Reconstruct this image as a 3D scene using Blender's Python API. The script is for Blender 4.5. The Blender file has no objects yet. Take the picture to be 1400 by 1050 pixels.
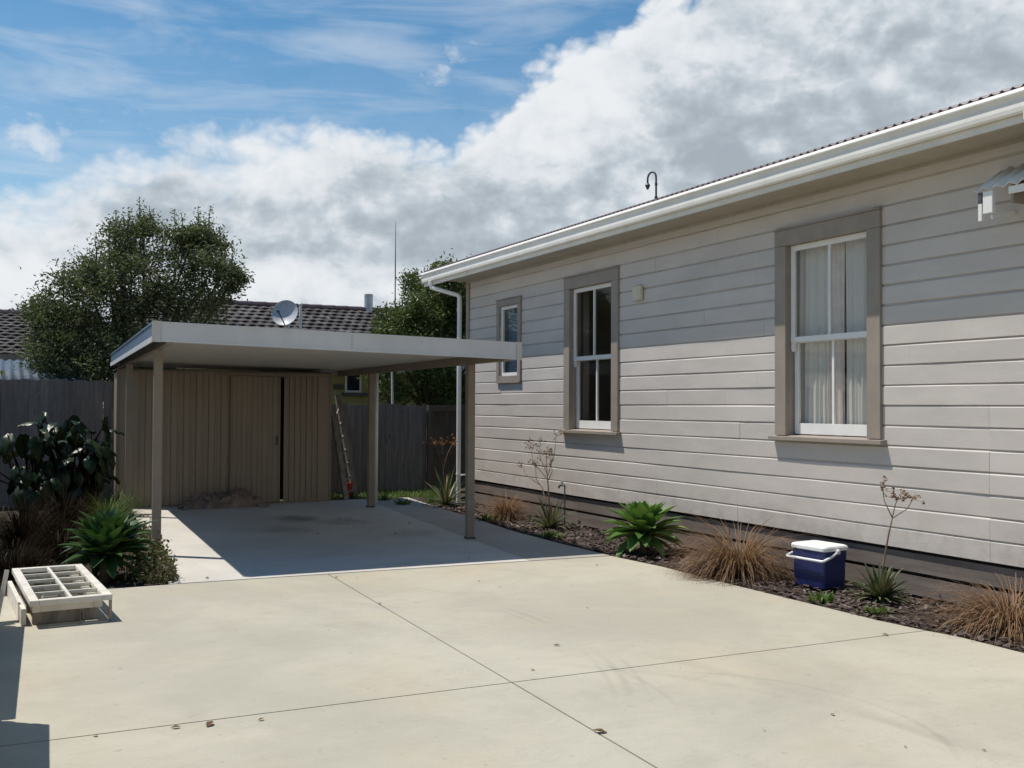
import bpy, math, random
from mathutils import Vector, Matrix
random.seed(7)
R = math.radians
scene = bpy.context.scene
COL = scene.collection
U = random.uniform

# ------------------------------------------------------------------ site survey (camera calibrated from the photo)
F_PX, PITCH, ROLL, YAW, CAM_H = 1384.4, R(1.2535), R(0.272), R(26.754), 1.6
FW = Vector((math.sin(YAW), math.cos(YAW), 0)); RT = Vector((math.cos(YAW), -math.sin(YAW), 0)); UP = Vector((0, 0, 1))
CAM = Vector((0, 0, CAM_H))
def ray(x, y):
    u, v = x - 700, y - 525
    c, s = math.cos(ROLL), math.sin(ROLL)
    u, v = c*u + s*v, -s*u + c*v
    return RT*u + FW*(F_PX*math.cos(PITCH) + v*math.sin(PITCH)) + UP*(-v*math.cos(PITCH) + F_PX*math.sin(PITCH))
def G(x, y, z=0.0):
    d = ray(x, y); return CAM + d*((z - CAM_H)/d.z)
def AX(x, y, X):
    d = ray(x, y); return CAM + d*(X/d.x)
def AY(x, y, Y):
    d = ray(x, y); return CAM + d*(Y/d.y)

# ------------------------------------------------------------------ node helpers
class NT:
    def __init__(s, tree): s.t = tree; s.n = tree.nodes; s.l = tree.links
    def add(s, typ, **kw):
        nd = s.n.new(typ)
        for k, v in kw.items():
            if k.startswith('i_'):
                key = k[2:]; key = int(key) if key.isdigit() else key
                s.set(nd.inputs[key], v)
            else: setattr(nd, k, v)
        return nd
    def set(s, inp, v):
        if isinstance(v, bpy.types.NodeSocket): s.l.new(v, inp)
        else: inp.default_value = v
    def math(s, op, a, b=0.0, c=0.0, clamp=False):
        nd = s.n.new('ShaderNodeMath'); nd.operation = op; nd.use_clamp = clamp
        s.set(nd.inputs[0], a); s.set(nd.inputs[1], b); s.set(nd.inputs[2], c)
        return nd.outputs[0]
    def mixc(s, f, a, b, mode='MIX'):
        nd = s.n.new('ShaderNodeMix'); nd.data_type = 'RGBA'; nd.blend_type = mode
        s.set(nd.inputs[0], f); s.set(nd.inputs[6], a); s.set(nd.inputs[7], b)
        return nd.outputs[2]
    def ss(s, v, a, b, lo=0.0, hi=1.0):
        nd = s.n.new('ShaderNodeMapRange'); nd.interpolation_type = 'SMOOTHSTEP'
        s.set(nd.inputs[0], v); s.set(nd.inputs[1], a); s.set(nd.inputs[2], b); s.set(nd.inputs[3], lo); s.set(nd.inputs[4], hi)
        return nd.outputs[0]
    def noise(s, vec, scale, detail=4.0, rough=0.55, dist=0.0):
        nd = s.n.new('ShaderNodeTexNoise')
        s.set(nd.inputs['Vector'], vec); nd.inputs['Scale'].default_value = scale
        nd.inputs['Detail'].default_value = detail; nd.inputs['Roughness'].default_value = rough
        nd.inputs['Distortion'].default_value = dist
        return nd.outputs['Fac']
    def mapping(s, vec, scale=(1, 1, 1), loc=(0, 0, 0), rot=(0, 0, 0)):
        nd = s.n.new('ShaderNodeMapping'); s.set(nd.inputs[0], vec)
        nd.inputs['Scale'].default_value = scale; nd.inputs['Location'].default_value = loc; nd.inputs['Rotation'].default_value = rot
        return nd.outputs[0]
    def bump(s, h, strength=.3, dist=.01):
        nd = s.n.new('ShaderNodeBump'); s.set(nd.inputs['Height'], h)
        nd.inputs['Strength'].default_value = strength; nd.inputs['Distance'].default_value = dist
        return nd.outputs[0]
    def ramp(s, f, pts):
        nd = s.n.new('ShaderNodeValToRGB'); s.set(nd.inputs[0], f)
        e = nd.color_ramp.elements
        while len(e) > 1: e.remove(e[0])
        e[0].position = pts[0][0]; e[0].color = c4(pts[0][1])
        for p, c in pts[1:]:
            k = e.new(p); k.color = c4(c)
        return nd.outputs[0]
def c4(c):
    if isinstance(c, (int, float)): c = (c, c, c)
    return tuple(c) + ((1.0,) if len(c) == 3 else ())
def mul(c, k): return tuple(x*k for x in c[:3])

def newmat(name):
    m = bpy.data.materials.new(name); m.use_nodes = True
    nt = NT(m.node_tree); bs = m.node_tree.nodes['Principled BSDF']
    return m, nt, bs
def wpos(nt): return nt.add('ShaderNodeNewGeometry').outputs['Position']
def island(nt): return nt.add('ShaderNodeNewGeometry').outputs['Random Per Island']

def pmat(name, col, rough=.6, var=.15, scale=3.0, bump=.15, bscale=60, spec=.4, metal=0.0, isl=0.0, stretch=(1, 1, 1), col2=None, world=True, dirt=0.0):
    m, nt, bs = newmat(name)
    p = wpos(nt) if world else nt.add('ShaderNodeTexCoord').outputs['Object']
    ps = nt.mapping(p, stretch)
    n1 = nt.noise(ps, scale, 6, .6)
    f = nt.ss(n1, .3, .7)
    base = nt.mixc(f, c4(mul(col, 1-var)), c4(mul(col2 or col, 1+var)))
    if isl:
        r = island(nt); k = nt.math('MULTIPLY_ADD', r, 2*isl, 1-isl)
        kc = nt.add('ShaderNodeCombineColor', i_0=k, i_1=k, i_2=k).outputs[0]
        base = nt.mixc(1.0, base, kc, 'MULTIPLY')
    if dirt:
        n3 = nt.noise(nt.mapping(p, (1.2, 1.2, .45)), 2.3, 8, .7)
        base = nt.mixc(nt.math('MULTIPLY', nt.ss(n3, .52, .75), dirt), base, c4(mul(col, .45)))
    nt.l.new(base, bs.inputs['Base Color'])
    n2 = nt.noise(ps, bscale, 4, .6)
    if bump: nt.l.new(nt.bump(n2, bump, .006), bs.inputs['Normal'])
    nt.l.new(nt.math('MULTIPLY_ADD', n2, .2, rough-.1), bs.inputs['Roughness'])
    bs.inputs['Specular IOR Level'].default_value = spec; bs.inputs['Metallic'].default_value = metal
    return m

def leafmat(name, cols, rough=.45, spec=.35, trans=.25, tip=None):
    m, nt, bs = newmat(name)
    r = island(nt)
    k = len(cols)
    c = nt.ramp(r, [(i/(max(k-1, 1)), col) for i, col in enumerate(cols)])
    n = nt.noise(wpos(nt), 9, 3, .6)
    c = nt.mixc(nt.ss(n, .35, .7, 0, .35), c, c4(mul(cols[0], .7)))
    nt.l.new(c, bs.inputs['Base Color']); bs.inputs['Roughness'].default_value = rough
    bs.inputs['Specular IOR Level'].default_value = spec
    if trans:
        tb = nt.add('ShaderNodeBsdfTranslucent'); nt.l.new(nt.mixc(1.0, c, (1.0, 1.0, .6, 1), 'MULTIPLY'), tb.inputs[0])
        mx = nt.add('ShaderNodeMixShader'); mx.inputs[0].default_value = trans
        nt.l.new(bs.outputs[0], mx.inputs[1]); nt.l.new(tb.outputs[0], mx.inputs[2])
        nt.l.new(mx.outputs[0], nt.n['Material Output'].inputs[0])
    return m

# ------------------------------------------------------------------ mesh helpers
WM = {}
class MB:
    def __init__(s, T=None): s.v = []; s.f = []; s.T = T
    def _p(s, p):
        p = Vector(p)
        return s.T @ p if s.T is not None else p
    def face(s, pts):
        b = len(s.v); s.v += [s._p(p) for p in pts]; s.f.append(tuple(range(b, b+len(pts))))
    def mesh(s, vs, fs):
        b = len(s.v); s.v += [s._p(p) for p in vs]; s.f += [tuple(i+b for i in f) for f in fs]
    def box(s, x0, x1, y0, y1, z0, z1, bev=0.0):
        if bev <= 0:
            s.mesh([(x0,y0,z0),(x1,y0,z0),(x1,y1,z0),(x0,y1,z0),(x0,y0,z1),(x1,y0,z1),(x1,y1,z1),(x0,y1,z1)],
                   [(0,3,2,1),(4,5,6,7),(0,1,5,4),(1,2,6,5),(2,3,7,6),(3,0,4,7)])
        else:
            V = []; F = []
            b = bev
            for sx, X in ((1, x0), (-1, x1)):
                for sy, Y in ((1, y0), (-1, y1)):
                    for sz, Z in ((1, z0), (-1, z1)):
                        V += [(X, Y+sy*b, Z+sz*b), (X+sx*b, Y, Z+sz*b), (X+sx*b, Y+sy*b, Z)]
            idx = lambda i, j, k, a: (i*4+j*2+k)*3+a
            q = lambda a, *c: F.append(tuple(idx(*cc, a) for cc in c))
            q(0,(0,0,0),(0,0,1),(0,1,1),(0,1,0)); q(0,(1,0,0),(1,1,0),(1,1,1),(1,0,1))
            q(1,(0,0,0),(1,0,0),(1,0,1),(0,0,1)); q(1,(0,1,0),(0,1,1),(1,1,1),(1,1,0))
            q(2,(0,0,0),(0,1,0),(1,1,0),(1,0,0)); q(2,(0,0,1),(1,0,1),(1,1,1),(0,1,1))
            for j in (0,1):
                for k in (0,1):
                    F.append((idx(0,j,k,1),idx(1,j,k,1),idx(1,j,k,2),idx(0,j,k,2)))
            for i in (0,1):
                for k in (0,1):
                    F.append((idx(i,0,k,0),idx(i,1,k,0),idx(i,1,k,2),idx(i,0,k,2)))
                for j in (0,1):
                    F.append((idx(i,j,0,0),idx(i,j,1,0),idx(i,j,1,1),idx(i,j,0,1)))
            for i in (0,1):
                for j in (0,1):
                    for k in (0,1): F.append(tuple(idx(i,j,k,a) for a in (0,1,2)))
            s.mesh(V, F)
    def extr_y(s, prof, y0, y1, caps=True):      # prof: list of (x, z), closed
        n = len(prof)
        V = [(x, y0, z) for x, z in prof] + [(x, y1, z) for x, z in prof]
        F = [(i, (i+1) % n, n+(i+1) % n, n+i) for i in range(n)]
        if caps: F += [tuple(range(n-1, -1, -1)), tuple(range(n, 2*n))]
        s.mesh(V, F)
    def extr_z(s, prof, z0, z1):
        n = len(prof)
        V = [(x, y, z0) for x, y in prof] + [(x, y, z1) for x, y in prof]
        F = [(i, (i+1) % n, n+(i+1) % n, n+i) for i in range(n)]
        F += [tuple(range(n-1, -1, -1)), tuple(range(n, 2*n))]
        s.mesh(V, F)
    def tube(s, path, rad, n=8, caps=True):
        path = [Vector(p) for p in path]; m = len(path)
        if not isinstance(rad, (list, tuple)): rad = [rad]*m
        V = []; F = []; prev = None
        for i, p in enumerate(path):
            t = (path[min(i+1, m-1)] - path[max(i-1, 0)]).normalized()
            if prev is None:
                a = Vector((0, 0, 1)) if abs(t.z) < .9 else Vector((1, 0, 0))
                u = t.cross(a).normalized()
            else:
                u = (prev - t*prev.dot(t)).normalized()
            prev = u; w = t.cross(u)
            for k in range(n):
                a = 2*math.pi*k/n
                V.append(p + (u*math.cos(a) + w*math.sin(a))*rad[i])
        for i in range(m-1):
            for k in range(n):
                F.append((i*n+k, i*n+(k+1) % n, (i+1)*n+(k+1) % n, (i+1)*n+k))
        if caps: F += [tuple(range(n-1, -1, -1)), tuple(range((m-1)*n, m*n))]
        s.mesh(V, F)
    def beam(s, a, b, w, h, up=(0, 0, 1)):
        a = Vector(a); b = Vector(b); t = (b-a).normalized(); u = t.cross(Vector(up)).normalized(); v = u.cross(t)
        V = []
        for p in (a, b):
            for sx, sy in ((-1,-1),(1,-1),(1,1),(-1,1)): V.append(p + u*(sx*w/2) + v*(sy*h/2))
        s.mesh(V, [(3,2,1,0),(4,5,6,7),(0,1,5,4),(1,2,6,5),(2,3,7,6),(3,0,4,7)])
    def lathe(s, prof, c, n=24, axis=None):
        c = Vector(c); V = []; F = []; m = len(prof)
        M = Vector((0, 0, 1)).rotation_difference(Vector(axis)).to_matrix() if axis is not None else Matrix.Identity(3)
        for r, z in prof:
            for k in range(n):
                a = 2*math.pi*k/n; V.append(c + M @ Vector((r*math.cos(a), r*math.sin(a), z)))
        for i in range(m-1):
            for k in range(n): F.append((i*n+k, i*n+(k+1) % n, (i+1)*n+(k+1) % n, (i+1)*n+k))
        s.mesh(V, F)
    def build(s, name, mat, parent=None, smooth=False, loc=None):
        me = bpy.data.meshes.new(name)
        if parent is not None: Wm = WM[parent.name]
        elif loc is not None: Wm = Matrix.Translation(loc)
        else: Wm = Matrix.Identity(4)
        inv = Wm.inverted()
        me.from_pydata([tuple(inv @ p) for p in s.v], [], s.f)
        me.materials.append(mat); me.update()
        if smooth: me.polygons.foreach_set('use_smooth', [True]*len(me.polygons))
        o = bpy.data.objects.new(name, me); COL.objects.link(o)
        if parent is not None: o.parent = parent; WM[o.name] = Wm
        else:
            if loc is not None: o.location = loc
            WM[o.name] = Wm
        return o
def thing(name, label, cat, loc=(0, 0, 0), group=None):
    o = bpy.data.objects.new(name, None); COL.objects.link(o); o.location = loc
    o.empty_display_size = .1
    WM[o.name] = Matrix.Translation(loc)
    return tag(o, label, cat, group)
def tag(o, label, cat, group=None):
    o['label'] = label; o['category'] = cat
    if group: o['group'] = group
    return o
def struct(o, kind='structure'):
    o['kind'] = kind; return o

# ------------------------------------------------------------------ materials
def srgb(r, g, b):
    f = lambda c: (c/255/12.92) if c/255 <= .04045 else ((c/255+.055)/1.055)**2.4
    return (f(r), f(g), f(b))
WALLC = (.578, .528, .485)
M = {}
def mk_weatherboard():
    m, nt, bs = newmat('weatherboard_paint')
    p = wpos(nt); r = island(nt)
    n1 = nt.noise(nt.mapping(p, (1, .35, 1)), 4, 6, .65)
    base = nt.mixc(nt.ss(n1, .3, .7), c4(mul(WALLC, .93)), c4(mul(WALLC, 1.05)))
    k = nt.math('MULTIPLY_ADD', r, .07, .965)
    base = nt.mixc(1.0, base, nt.add('ShaderNodeCombineColor', i_0=k, i_1=k, i_2=k).outputs[0], 'MULTIPLY')
    # splash-back grime low on the wall and thin run marks
    n2 = nt.noise(nt.mapping(p, (1, 7, .5)), 3, 6, .7)
    base = nt.mixc(nt.ss(n2, .58, .8, 0, .14), base, c4((.25, .22, .18)))
    szz = nt.add('ShaderNodeSeparateXYZ', i_0=p).outputs[2]
    low = nt.math('MULTIPLY', nt.ss(szz, .4, .9, .32, 0), nt.ss(nt.noise(p, 5, 7, .7), .42, .66))
    base = nt.mixc(low, base, c4((.30, .26, .21)))
    n3 = nt.noise(p, 22, 5, .7)
    base = nt.mixc(nt.ss(n3, .66, .74, 0, .16), base, c4((.33, .29, .25)))
    nt.l.new(base, bs.inputs['Base Color'])
    g = nt.noise(nt.mapping(p, (60, 4, 60)), 1.6, 5, .6)
    nt.l.new(nt.bump(nt.math('ADD', g, nt.noise(p, 6, 3, .5)), .18, .006), bs.inputs['Normal'])
    bs.inputs['Roughness'].default_value = .5; bs.inputs['Specular IOR Level'].default_value = .3
    return m
M['wb'] = mk_weatherboard()
M['trim'] = pmat('facing_paint', (.315, .268, .225), .5, .07, 5, .12, 40, .3, dirt=.15)
M['white'] = pmat('white_paint', (.80, .79, .76), .4, .03, 5, .05, 60, .4, dirt=.08)
M['cream'] = pmat('cream_gutter_paint', (.74, .71, .64), .4, .05, 4, .05, 50, .4, dirt=.15)
M['gutterwhite'] = pmat('gutter_white_paint', (.80, .775, .72), .4, .04, 4, .03, 50, .4, dirt=.1)
M['soffit'] = pmat('soffit_paint', (.42, .375, .30), .6, .06, 3, .05, 50, .2)
M['skirt'] = pmat('stained_base_boards', (.19, .158, .138), .75, .2, 5, .3, 60, .2, stretch=(1, .3, 3), dirt=.4)
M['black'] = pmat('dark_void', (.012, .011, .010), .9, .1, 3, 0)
M['roofiron'] = pmat('roof_iron', (.13, .09, .10), .45, .15, 4, .05, 60, .4)
M['room'] = pmat('interior_plaster', (.30, .27, .24), .8, .08, 2, 0)
M['iron'] = pmat('dark_pipe_metal', (.08, .085, .10), .5, .2, 20, .1, 60, .4)
M['box'] = pmat('cream_plastic', (.62, .57, .42), .5, .05, 10, 0)
M['fascia_front'] = pmat('carport_fascia_cream', (.62, .62, .635), .45, .05, 3, .03, 50, .4, dirt=.12)
M['fascia_side'] = pmat('carport_fascia_bluegrey', (.11, .19, .29), .35, .06, 3, .02, 50, .6)
M['deck'] = pmat('carport_deck_steel', (.56, .54, .50), .4, .06, 3, .03, 50, .4)
M['post'] = pmat('brown_post_paint', (.27, .22, .17), .45, .08, 4, .06, 50, .4, dirt=.2)
M['shed'] = pmat('shed_steel_brown', (.33, .262, .195), .42, .05, 2.0, .03, 60, .45, stretch=(1, 1, .35), dirt=.10)
M['shedtrim'] = pmat('shed_trim_steel', (.27, .21, .155), .45, .08, 3, .04, 50, .4)
M['steel'] = pmat('galvanised_steel', (.40, .44, .50), .35, .12, 6, .05, 60, .5, metal=.6)
M['redpl'] = pmat('red_plastic', (.55, .05, .025), .45, .1, 10, .02)
M['bluepl'] = pmat('navy_plastic', (.012, .022, .105), .38, .08, 12, .05, 120, .5)
M['whitepl'] = pmat('white_plastic', (.82, .82, .80), .35, .03, 10, .02, 100, .5, dirt=.06)
M['dish'] = pmat('dish_grey', (.50, .52, .56), .45, .06, 10, .02)
M['yellow'] = pmat('yellow_wall_paint', (.36, .315, .15), .6, .08, 3, .05)
M['tarp'] = pmat('brown_tarp', (.27, .20, .165), .7, .25, 6, .3, 30, .25)
M['oldwood'] = pmat('weathered_wood', (.25, .22, .185), .85, .3, 8, .4, 50, .2, stretch=(3, 3, .6))
M['oldpaint'] = pmat('old_white_joinery_paint', (.70, .655, .57), .55, .12, 9, .25, 50, .3, dirt=.45)
M['pinktim'] = pmat('raw_timber', (.34, .27, .23), .75, .2, 7, .3, 50, .2)

def mk_concrete(name, col, pink=.5, stain=None, tyre=False):
    m, nt, bs = newmat(name)
    p = wpos(nt)
    n1 = nt.noise(p, .55, 8, .62, .4); n2 = nt.noise(p, 2.6, 7, .65); n3 = nt.noise(p, 55, 3, .7)
    c = nt.mixc(nt.ss(n1, .32, .7), c4(mul(col, .86)), c4(mul(col, 1.08)))
    c = nt.mixc(nt.ss(nt.noise(nt.mapping(p, (1, 1, 1), (5, 3, 0)), .8, 6, .6), .5, .72, 0, pink), c, c4((col[0]*1.08, col[1]*.95, col[2]*.82)))
    c = nt.mixc(nt.ss(n2, .5, .72, 0, .34), c, c4(mul(col, .74)))
    # broom streaks and drying marks
    st = nt.noise(nt.mapping(p, (.35, 3.0, 1), rot=(0, 0, .35)), 3.2, 6, .7)
    c = nt.mixc(nt.ss(st, .56, .78, 0, .26), c, c4(mul(col, .72)))
    sp = nt.noise(p, 130, 2, .8)
    c = nt.mixc(nt.ss(sp, .58, .70, 0, .38), c, c4(mul(col, .55)))
    sp2 = nt.noise(p, 13, 2, .5)
    c = nt.mixc(nt.ss(sp2, .67, .74, 0, .4), c, c4(mul(col, .6)))
    c = nt.mixc(nt.ss(n3, .3, .7, 0, .12), c, c4(mul(col, 1.2)))
    wv = nt.noise(nt.mapping(p, (.8, 1.6, 1), rot=(0, 0, .9)), 1.7, 9, .74, 1.2)
    c = nt.mixc(nt.ss(nt.math('ABSOLUTE', nt.math('SUBTRACT', wv, .5)), .0, .012, .30, 0), c, c4(mul(col, .66)))
    pt = nt.noise(nt.mapping(p, (1, 1, 1), (11, 4, 0)), 1.15, 9, .7)
    c = nt.mixc(nt.ss(pt, .55, .70, 0, .30), c, c4((col[0]*.80, col[1]*.78, col[2]*.74)))
    sx = nt.add('ShaderNodeSeparateXYZ', i_0=p)
    if tyre:
        for cx, cy, r, w, a in tyre:
            dx = nt.math('SUBTRACT', sx.outputs[0], cx); dy = nt.math('SUBTRACT', sx.outputs[1], cy)
            d = nt.math('SQRT', nt.math('ADD', nt.math('MULTIPLY', dx, dx), nt.math('MULTIPLY', dy, dy)))
            e = nt.math('ABSOLUTE', nt.math('SUBTRACT', d, r))
            k = nt.math('MULTIPLY', nt.math('MULTIPLY', nt.ss(e, w*.2, w, 1, 0), nt.ss(dx, .5*r, .72*r)), nt.ss(nt.noise(p, .9, 5, .7), .44, .64, 0, a*.5))
            c = nt.mixc(k, c, c4(mul(col, .55)))
    if stain:
        for cx, cy, rx, ry, a in stain:
            dx = nt.math('DIVIDE', nt.math('SUBTRACT', sx.outputs[0], cx), rx); dy = nt.math('DIVIDE', nt.math('SUBTRACT', sx.outputs[1], cy), ry)
            d = nt.math('SQRT', nt.math('ADD', nt.math('MULTIPLY', dx, dx), nt.math('MULTIPLY', dy, dy)))
            d = nt.math('ADD', d, nt.math('MULTIPLY_ADD', nt.noise(p, 5, 6, .7), 2.2, -1.1))
            c = nt.mixc(nt.ss(d, .3, 1.1, a, 0), c, c4((.07, .062, .055)))
    nt.l.new(c, bs.inputs['Base Color'])
    nt.l.new(nt.bump(nt.math('ADD', n3, nt.math('MULTIPLY', sp, .6)), .22, .004), bs.inputs['Normal'])
    nt.l.new(nt.math('MULTIPLY_ADD', n2, .25, .62), bs.inputs['Roughness']); bs.inputs['Specular IOR Level'].default_value = .3
    return m
M['drive'] = mk_concrete('driveway_concrete', (.455, .424, .342), .45,
    tyre=[(-.64, 6.71, 4.26, .035, .6), (-.64, 6.71, 4.17, .025, .45), (-.64, 6.71, 4.36, .02, .4), (1.215, 5.17, 2.16, .03, .5), (3.03, 4.03, 1.2, .03, .6), (1.09, 3.30, 3.93, .09, .4), (1.09, 3.30, 3.0, .06, .3), (-4.0, 3.2, 8.1, .10, .35), (-1.6, 6.4, 6.5, .10, .3)])
M['slab'] = mk_concrete('carport_concrete', (.57, .54, .49), .15,
    stain=[(3.75, 14.1, .35, .55, .55), (4.2, 13.5, .5, .5, .3), (3.3, 13.0, .5, .5, .25), (4.6, 11.8, .4, .4, .2)])
M['path'] = mk_concrete('path_concrete', (.42, .39, .35), .3)

def mk_soil(name, col, col2, scale=9):
    m, nt, bs = newmat(name); p = wpos(nt)
    n = nt.noise(p, scale, 8, .7); n2 = nt.noise(p, scale*7, 4, .7)
    c = nt.mixc(nt.ss(n, .35, .68), c4(col), c4(col2)); c = nt.mixc(nt.ss(n2, .55, .7, 0, .5), c, c4(mul(col, .5)))
    nt.l.new(c, bs.inputs['Base Color']); bs.inputs['Roughness'].default_value = .95; bs.inputs['Specular IOR Level'].default_value = .1
    nt.l.new(nt.bump(nt.math('ADD', n, n2), .8, .03), bs.inputs['Normal'])
    return m
M['soil'] = mk_soil('bark_soil', (.055, .042, .036), (.10, .08, .066))
M['ground'] = mk_soil('rough_ground', (.045, .05, .022), (.085, .085, .04), 1.2)
M['bark'] = leafmat('bark_chips', [(.05, .035, .03), (.10, .075, .065), (.17, .13, .12), (.07, .05, .045), (.24, .2, .18)], .9, .1, 0)
def mk_paling(name, cols):
    m, nt, bs = newmat(name); p = wpos(nt)
    c = nt.ramp(island(nt), [(i/(len(cols)-1), q) for i, q in enumerate(cols)])
    n = nt.noise(nt.mapping(p, (14, 14, .9)), 2.2, 8, .7, .3)
    c = nt.mixc(nt.ss(n, .35, .72, 0, .65), c, c4(mul(cols[0], .5)))
    n2 = nt.noise(p, 1.3, 6, .65); c = nt.mixc(nt.ss(n2, .5, .75, 0, .5), c, c4(mul(cols[-1], .55)))
    k = nt.noise(nt.mapping(p, (3, 3, 2)), 6, 1, .5); c = nt.mixc(nt.ss(k, .72, .76, 0, .6), c, c4(mul(cols[0], .35)))
    nt.l.new(c, bs.inputs['Base Color']); bs.inputs['Roughness'].default_value = .9; bs.inputs['Specular IOR Level'].default_value = .15
    nt.l.new(nt.bump(n, .5, .006), bs.inputs['Normal'])
    return m
M['paling'] = mk_paling('grey_weathered_palings', [(.19, .17, .16), (.24, .21, .195), (.215, .20, .195), (.28, .25, .23)])
M['gatewood'] = mk_paling('brown_gate_boards', [(.12, .10, .085), (.15, .12, .10), (.135, .115, .10)])
M['tile'] = leafmat('concrete_roof_tiles', [(.05, .044, .042), (.07, .062, .06), (.11, .10, .098), (.058, .051, .049), (.14, .13, .126)], .75, .25, 0)
M['tree_a'] = leafmat('grey_green_leaves', [(.07, .09, .045), (.11, .14, .065), (.16, .19, .10), (.09, .12, .05), (.24, .26, .15)], .5, .35, .38)
M['tree_b'] = leafmat('mid_green_leaves', [(.06, .095, .028), (.11, .15, .042), (.17, .21, .07), (.08, .125, .03), (.2, .24, .09)], .42, .4, .35)
M['bark_a'] = pmat('tree_bark', (.11, .09, .07), .9, .3, 8, .5, 40, .1)
M['agave'] = leafmat('agave_leaf', [(.065, .15, .03), (.11, .22, .045), (.17, .29, .07), (.08, .18, .04), (.28, .36, .11)], .42, .4, .2)
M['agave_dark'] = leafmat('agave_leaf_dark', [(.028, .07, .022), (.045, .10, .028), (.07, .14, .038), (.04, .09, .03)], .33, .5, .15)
M['rosette'] = leafmat('strap_leaf', [(.045, .075, .03), (.075, .11, .045), (.11, .14, .06), (.22, .19, .10), (.055, .09, .035)], .45, .35, .15)
M['drygrass'] = leafmat('brown_sedge', [(.16, .085, .045), (.25, .145, .075), (.34, .215, .12), (.20, .095, .05), (.42, .31, .20)], .6, .25, .2)
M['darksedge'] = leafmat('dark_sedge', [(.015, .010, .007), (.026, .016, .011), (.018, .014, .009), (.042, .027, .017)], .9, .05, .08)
M['grass'] = leafmat('green_grass', [(.06, .12, .02), (.10, .18, .03), (.14, .21, .05), (.18, .2, .07)], .5, .3, .3)
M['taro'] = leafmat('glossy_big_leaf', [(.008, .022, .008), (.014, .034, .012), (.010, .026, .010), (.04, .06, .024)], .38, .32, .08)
M['groundcover'] = leafmat('groundcover_leaf', [(.10, .12, .05), (.15, .15, .07), (.17, .12, .07), (.08, .10, .04)], .55, .3, .2)
M['dead'] = leafmat('dry_leaf', [(.12, .07, .035), (.20, .13, .07), (.08, .05, .03)], .8, .15, .1)
M['stalk'] = pmat('dry_stalk', (.24, .17, .12), .8, .25, 12, .2, 60, .15)
M['seed'] = leafmat('dry_flower_heads', [(.22, .12, .07), (.32, .19, .11), (.16, .09, .05), (.36, .25, .16)], .8, .15, .1)
M['orangeseed'] = leafmat('orange_flower_heads', [(.42, .17, .06), (.5, .24, .09), (.33, .12, .05)], .7, .15, .2)

def mk_glass():
    m, nt, bs = newmat('window_glass'); nt.n.remove(bs)
    tr = nt.add('ShaderNodeBsdfTransparent'); tr.inputs[0].default_value = (.93, .93, .91, 1)
    gl = nt.add('ShaderNodeBsdfGlossy'); gl.inputs['Roughness'].default_value = .015
    n = nt.noise(wpos(nt), 2.2, 2, .5); nt.l.new(nt.bump(n, .06, .02), gl.inputs['Normal'])
    fr = nt.add('ShaderNodeLayerWeight'); fr.inputs[0].default_value = .5
    f = nt.math('MULTIPLY_ADD', nt.math('POWER', fr.outputs['Facing'], 5.0), .72, .055, True)
    mx = nt.add('ShaderNodeMixShader'); nt.l.new(f, mx.inputs[0]); nt.l.new(tr.outputs[0], mx.inputs[1]); nt.l.new(gl.outputs[0], mx.inputs[2])
    nt.l.new(mx.outputs[0], nt.n['Material Output'].inputs[0])
    return m
M['glass'] = mk_glass()
def mk_curtain():
    m, nt, bs = newmat('net_curtain'); nt.n.remove(bs)
    df = nt.add('ShaderNodeBsdfDiffuse'); df.inputs[0].default_value = (.92, .91, .88, 1)
    tl = nt.add('ShaderNodeBsdfTranslucent'); tl.inputs[0].default_value = (.75, .73, .69, 1)
    mx = nt.add('ShaderNodeMixShader'); mx.inputs[0].default_value = .35
    nt.l.new(df.outputs[0], mx.inputs[1]); nt.l.new(tl.outputs[0], mx.inputs[2])
    nt.l.new(mx.outputs[0], nt.n['Material Output'].inputs[0]); return m
M['curtain'] = mk_curtain()
M['drape'] = pmat('mauve_drape', (.70, .62, .60), .9, .1, 8, .1)
M['glassblue'] = pmat('blue_glass_reflection', (.10, .17, .22), .6, .1, 6, 0)

# ------------------------------------------------------------------ ground and paving
mb = MB(); mb.face([(-400, -400, -.10), (400, -400, -.10), (400, 500, -.10), (-400, 500, -.10)])
struct(mb.build('ground', M['ground']))
DV = Vector((.0366, .9993, 0)); DU = Vector((.9993, -.0366, 0))      # driveway and carport are turned 2 degrees from the house
def edgeR(y):   # kerb-less right edge of the paving beside the planting bed
    pts = [(-6, 6.15), (4.4, 6.0), (4.95, 6.01), (5.2, 5.96), (5.6, 5.92), (7.3, 5.91), (8.4, 5.93), (9.24, 5.86), (10.4, 5.835), (11.6, 5.868), (13.2, 6.03), (16.6, 6.3)]
    for (a, xa), (b, xb) in zip(pts, pts[1:]):
        if a <= y <= b: return xa + (xb-xa)*(y-a)/(b-a)
    return pts[-1][1]
def xA(y): return 2.699 + .0305*(y-6.45)       # long joint
def yB(x): return 5.327 - .0221*x              # cross joint
def yE(x): return 9.445 - .0436*(x-1.36)       # driveway / carport slab joint
gap = .0055
mb = MB()
def panel(pts, z0=-.09, z1=0.0): mb.extr_z(pts, z0, z1)
yl = 9.5
L0 = -4.0
panel([(L0, yB(L0)+gap), (xA(5.3)-gap, yB(2.66)+gap), (xA(9.38)-gap, yE(2.79)-gap), (1.36, yE(1.36)-gap), (L0, 9.42)])
ys = [5.21, 5.6, 6.4, 7.3, 8.4, 9.0]
panel([(xA(5.27)+gap, yB(2.66)+gap), (edgeR(5.2), yB(5.96)+gap)] + [(edgeR(y), y) for y in ys[1:]] + [(5.86, yE(5.86)-gap), (xA(9.38)+gap, yE(2.79)-gap)])
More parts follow.
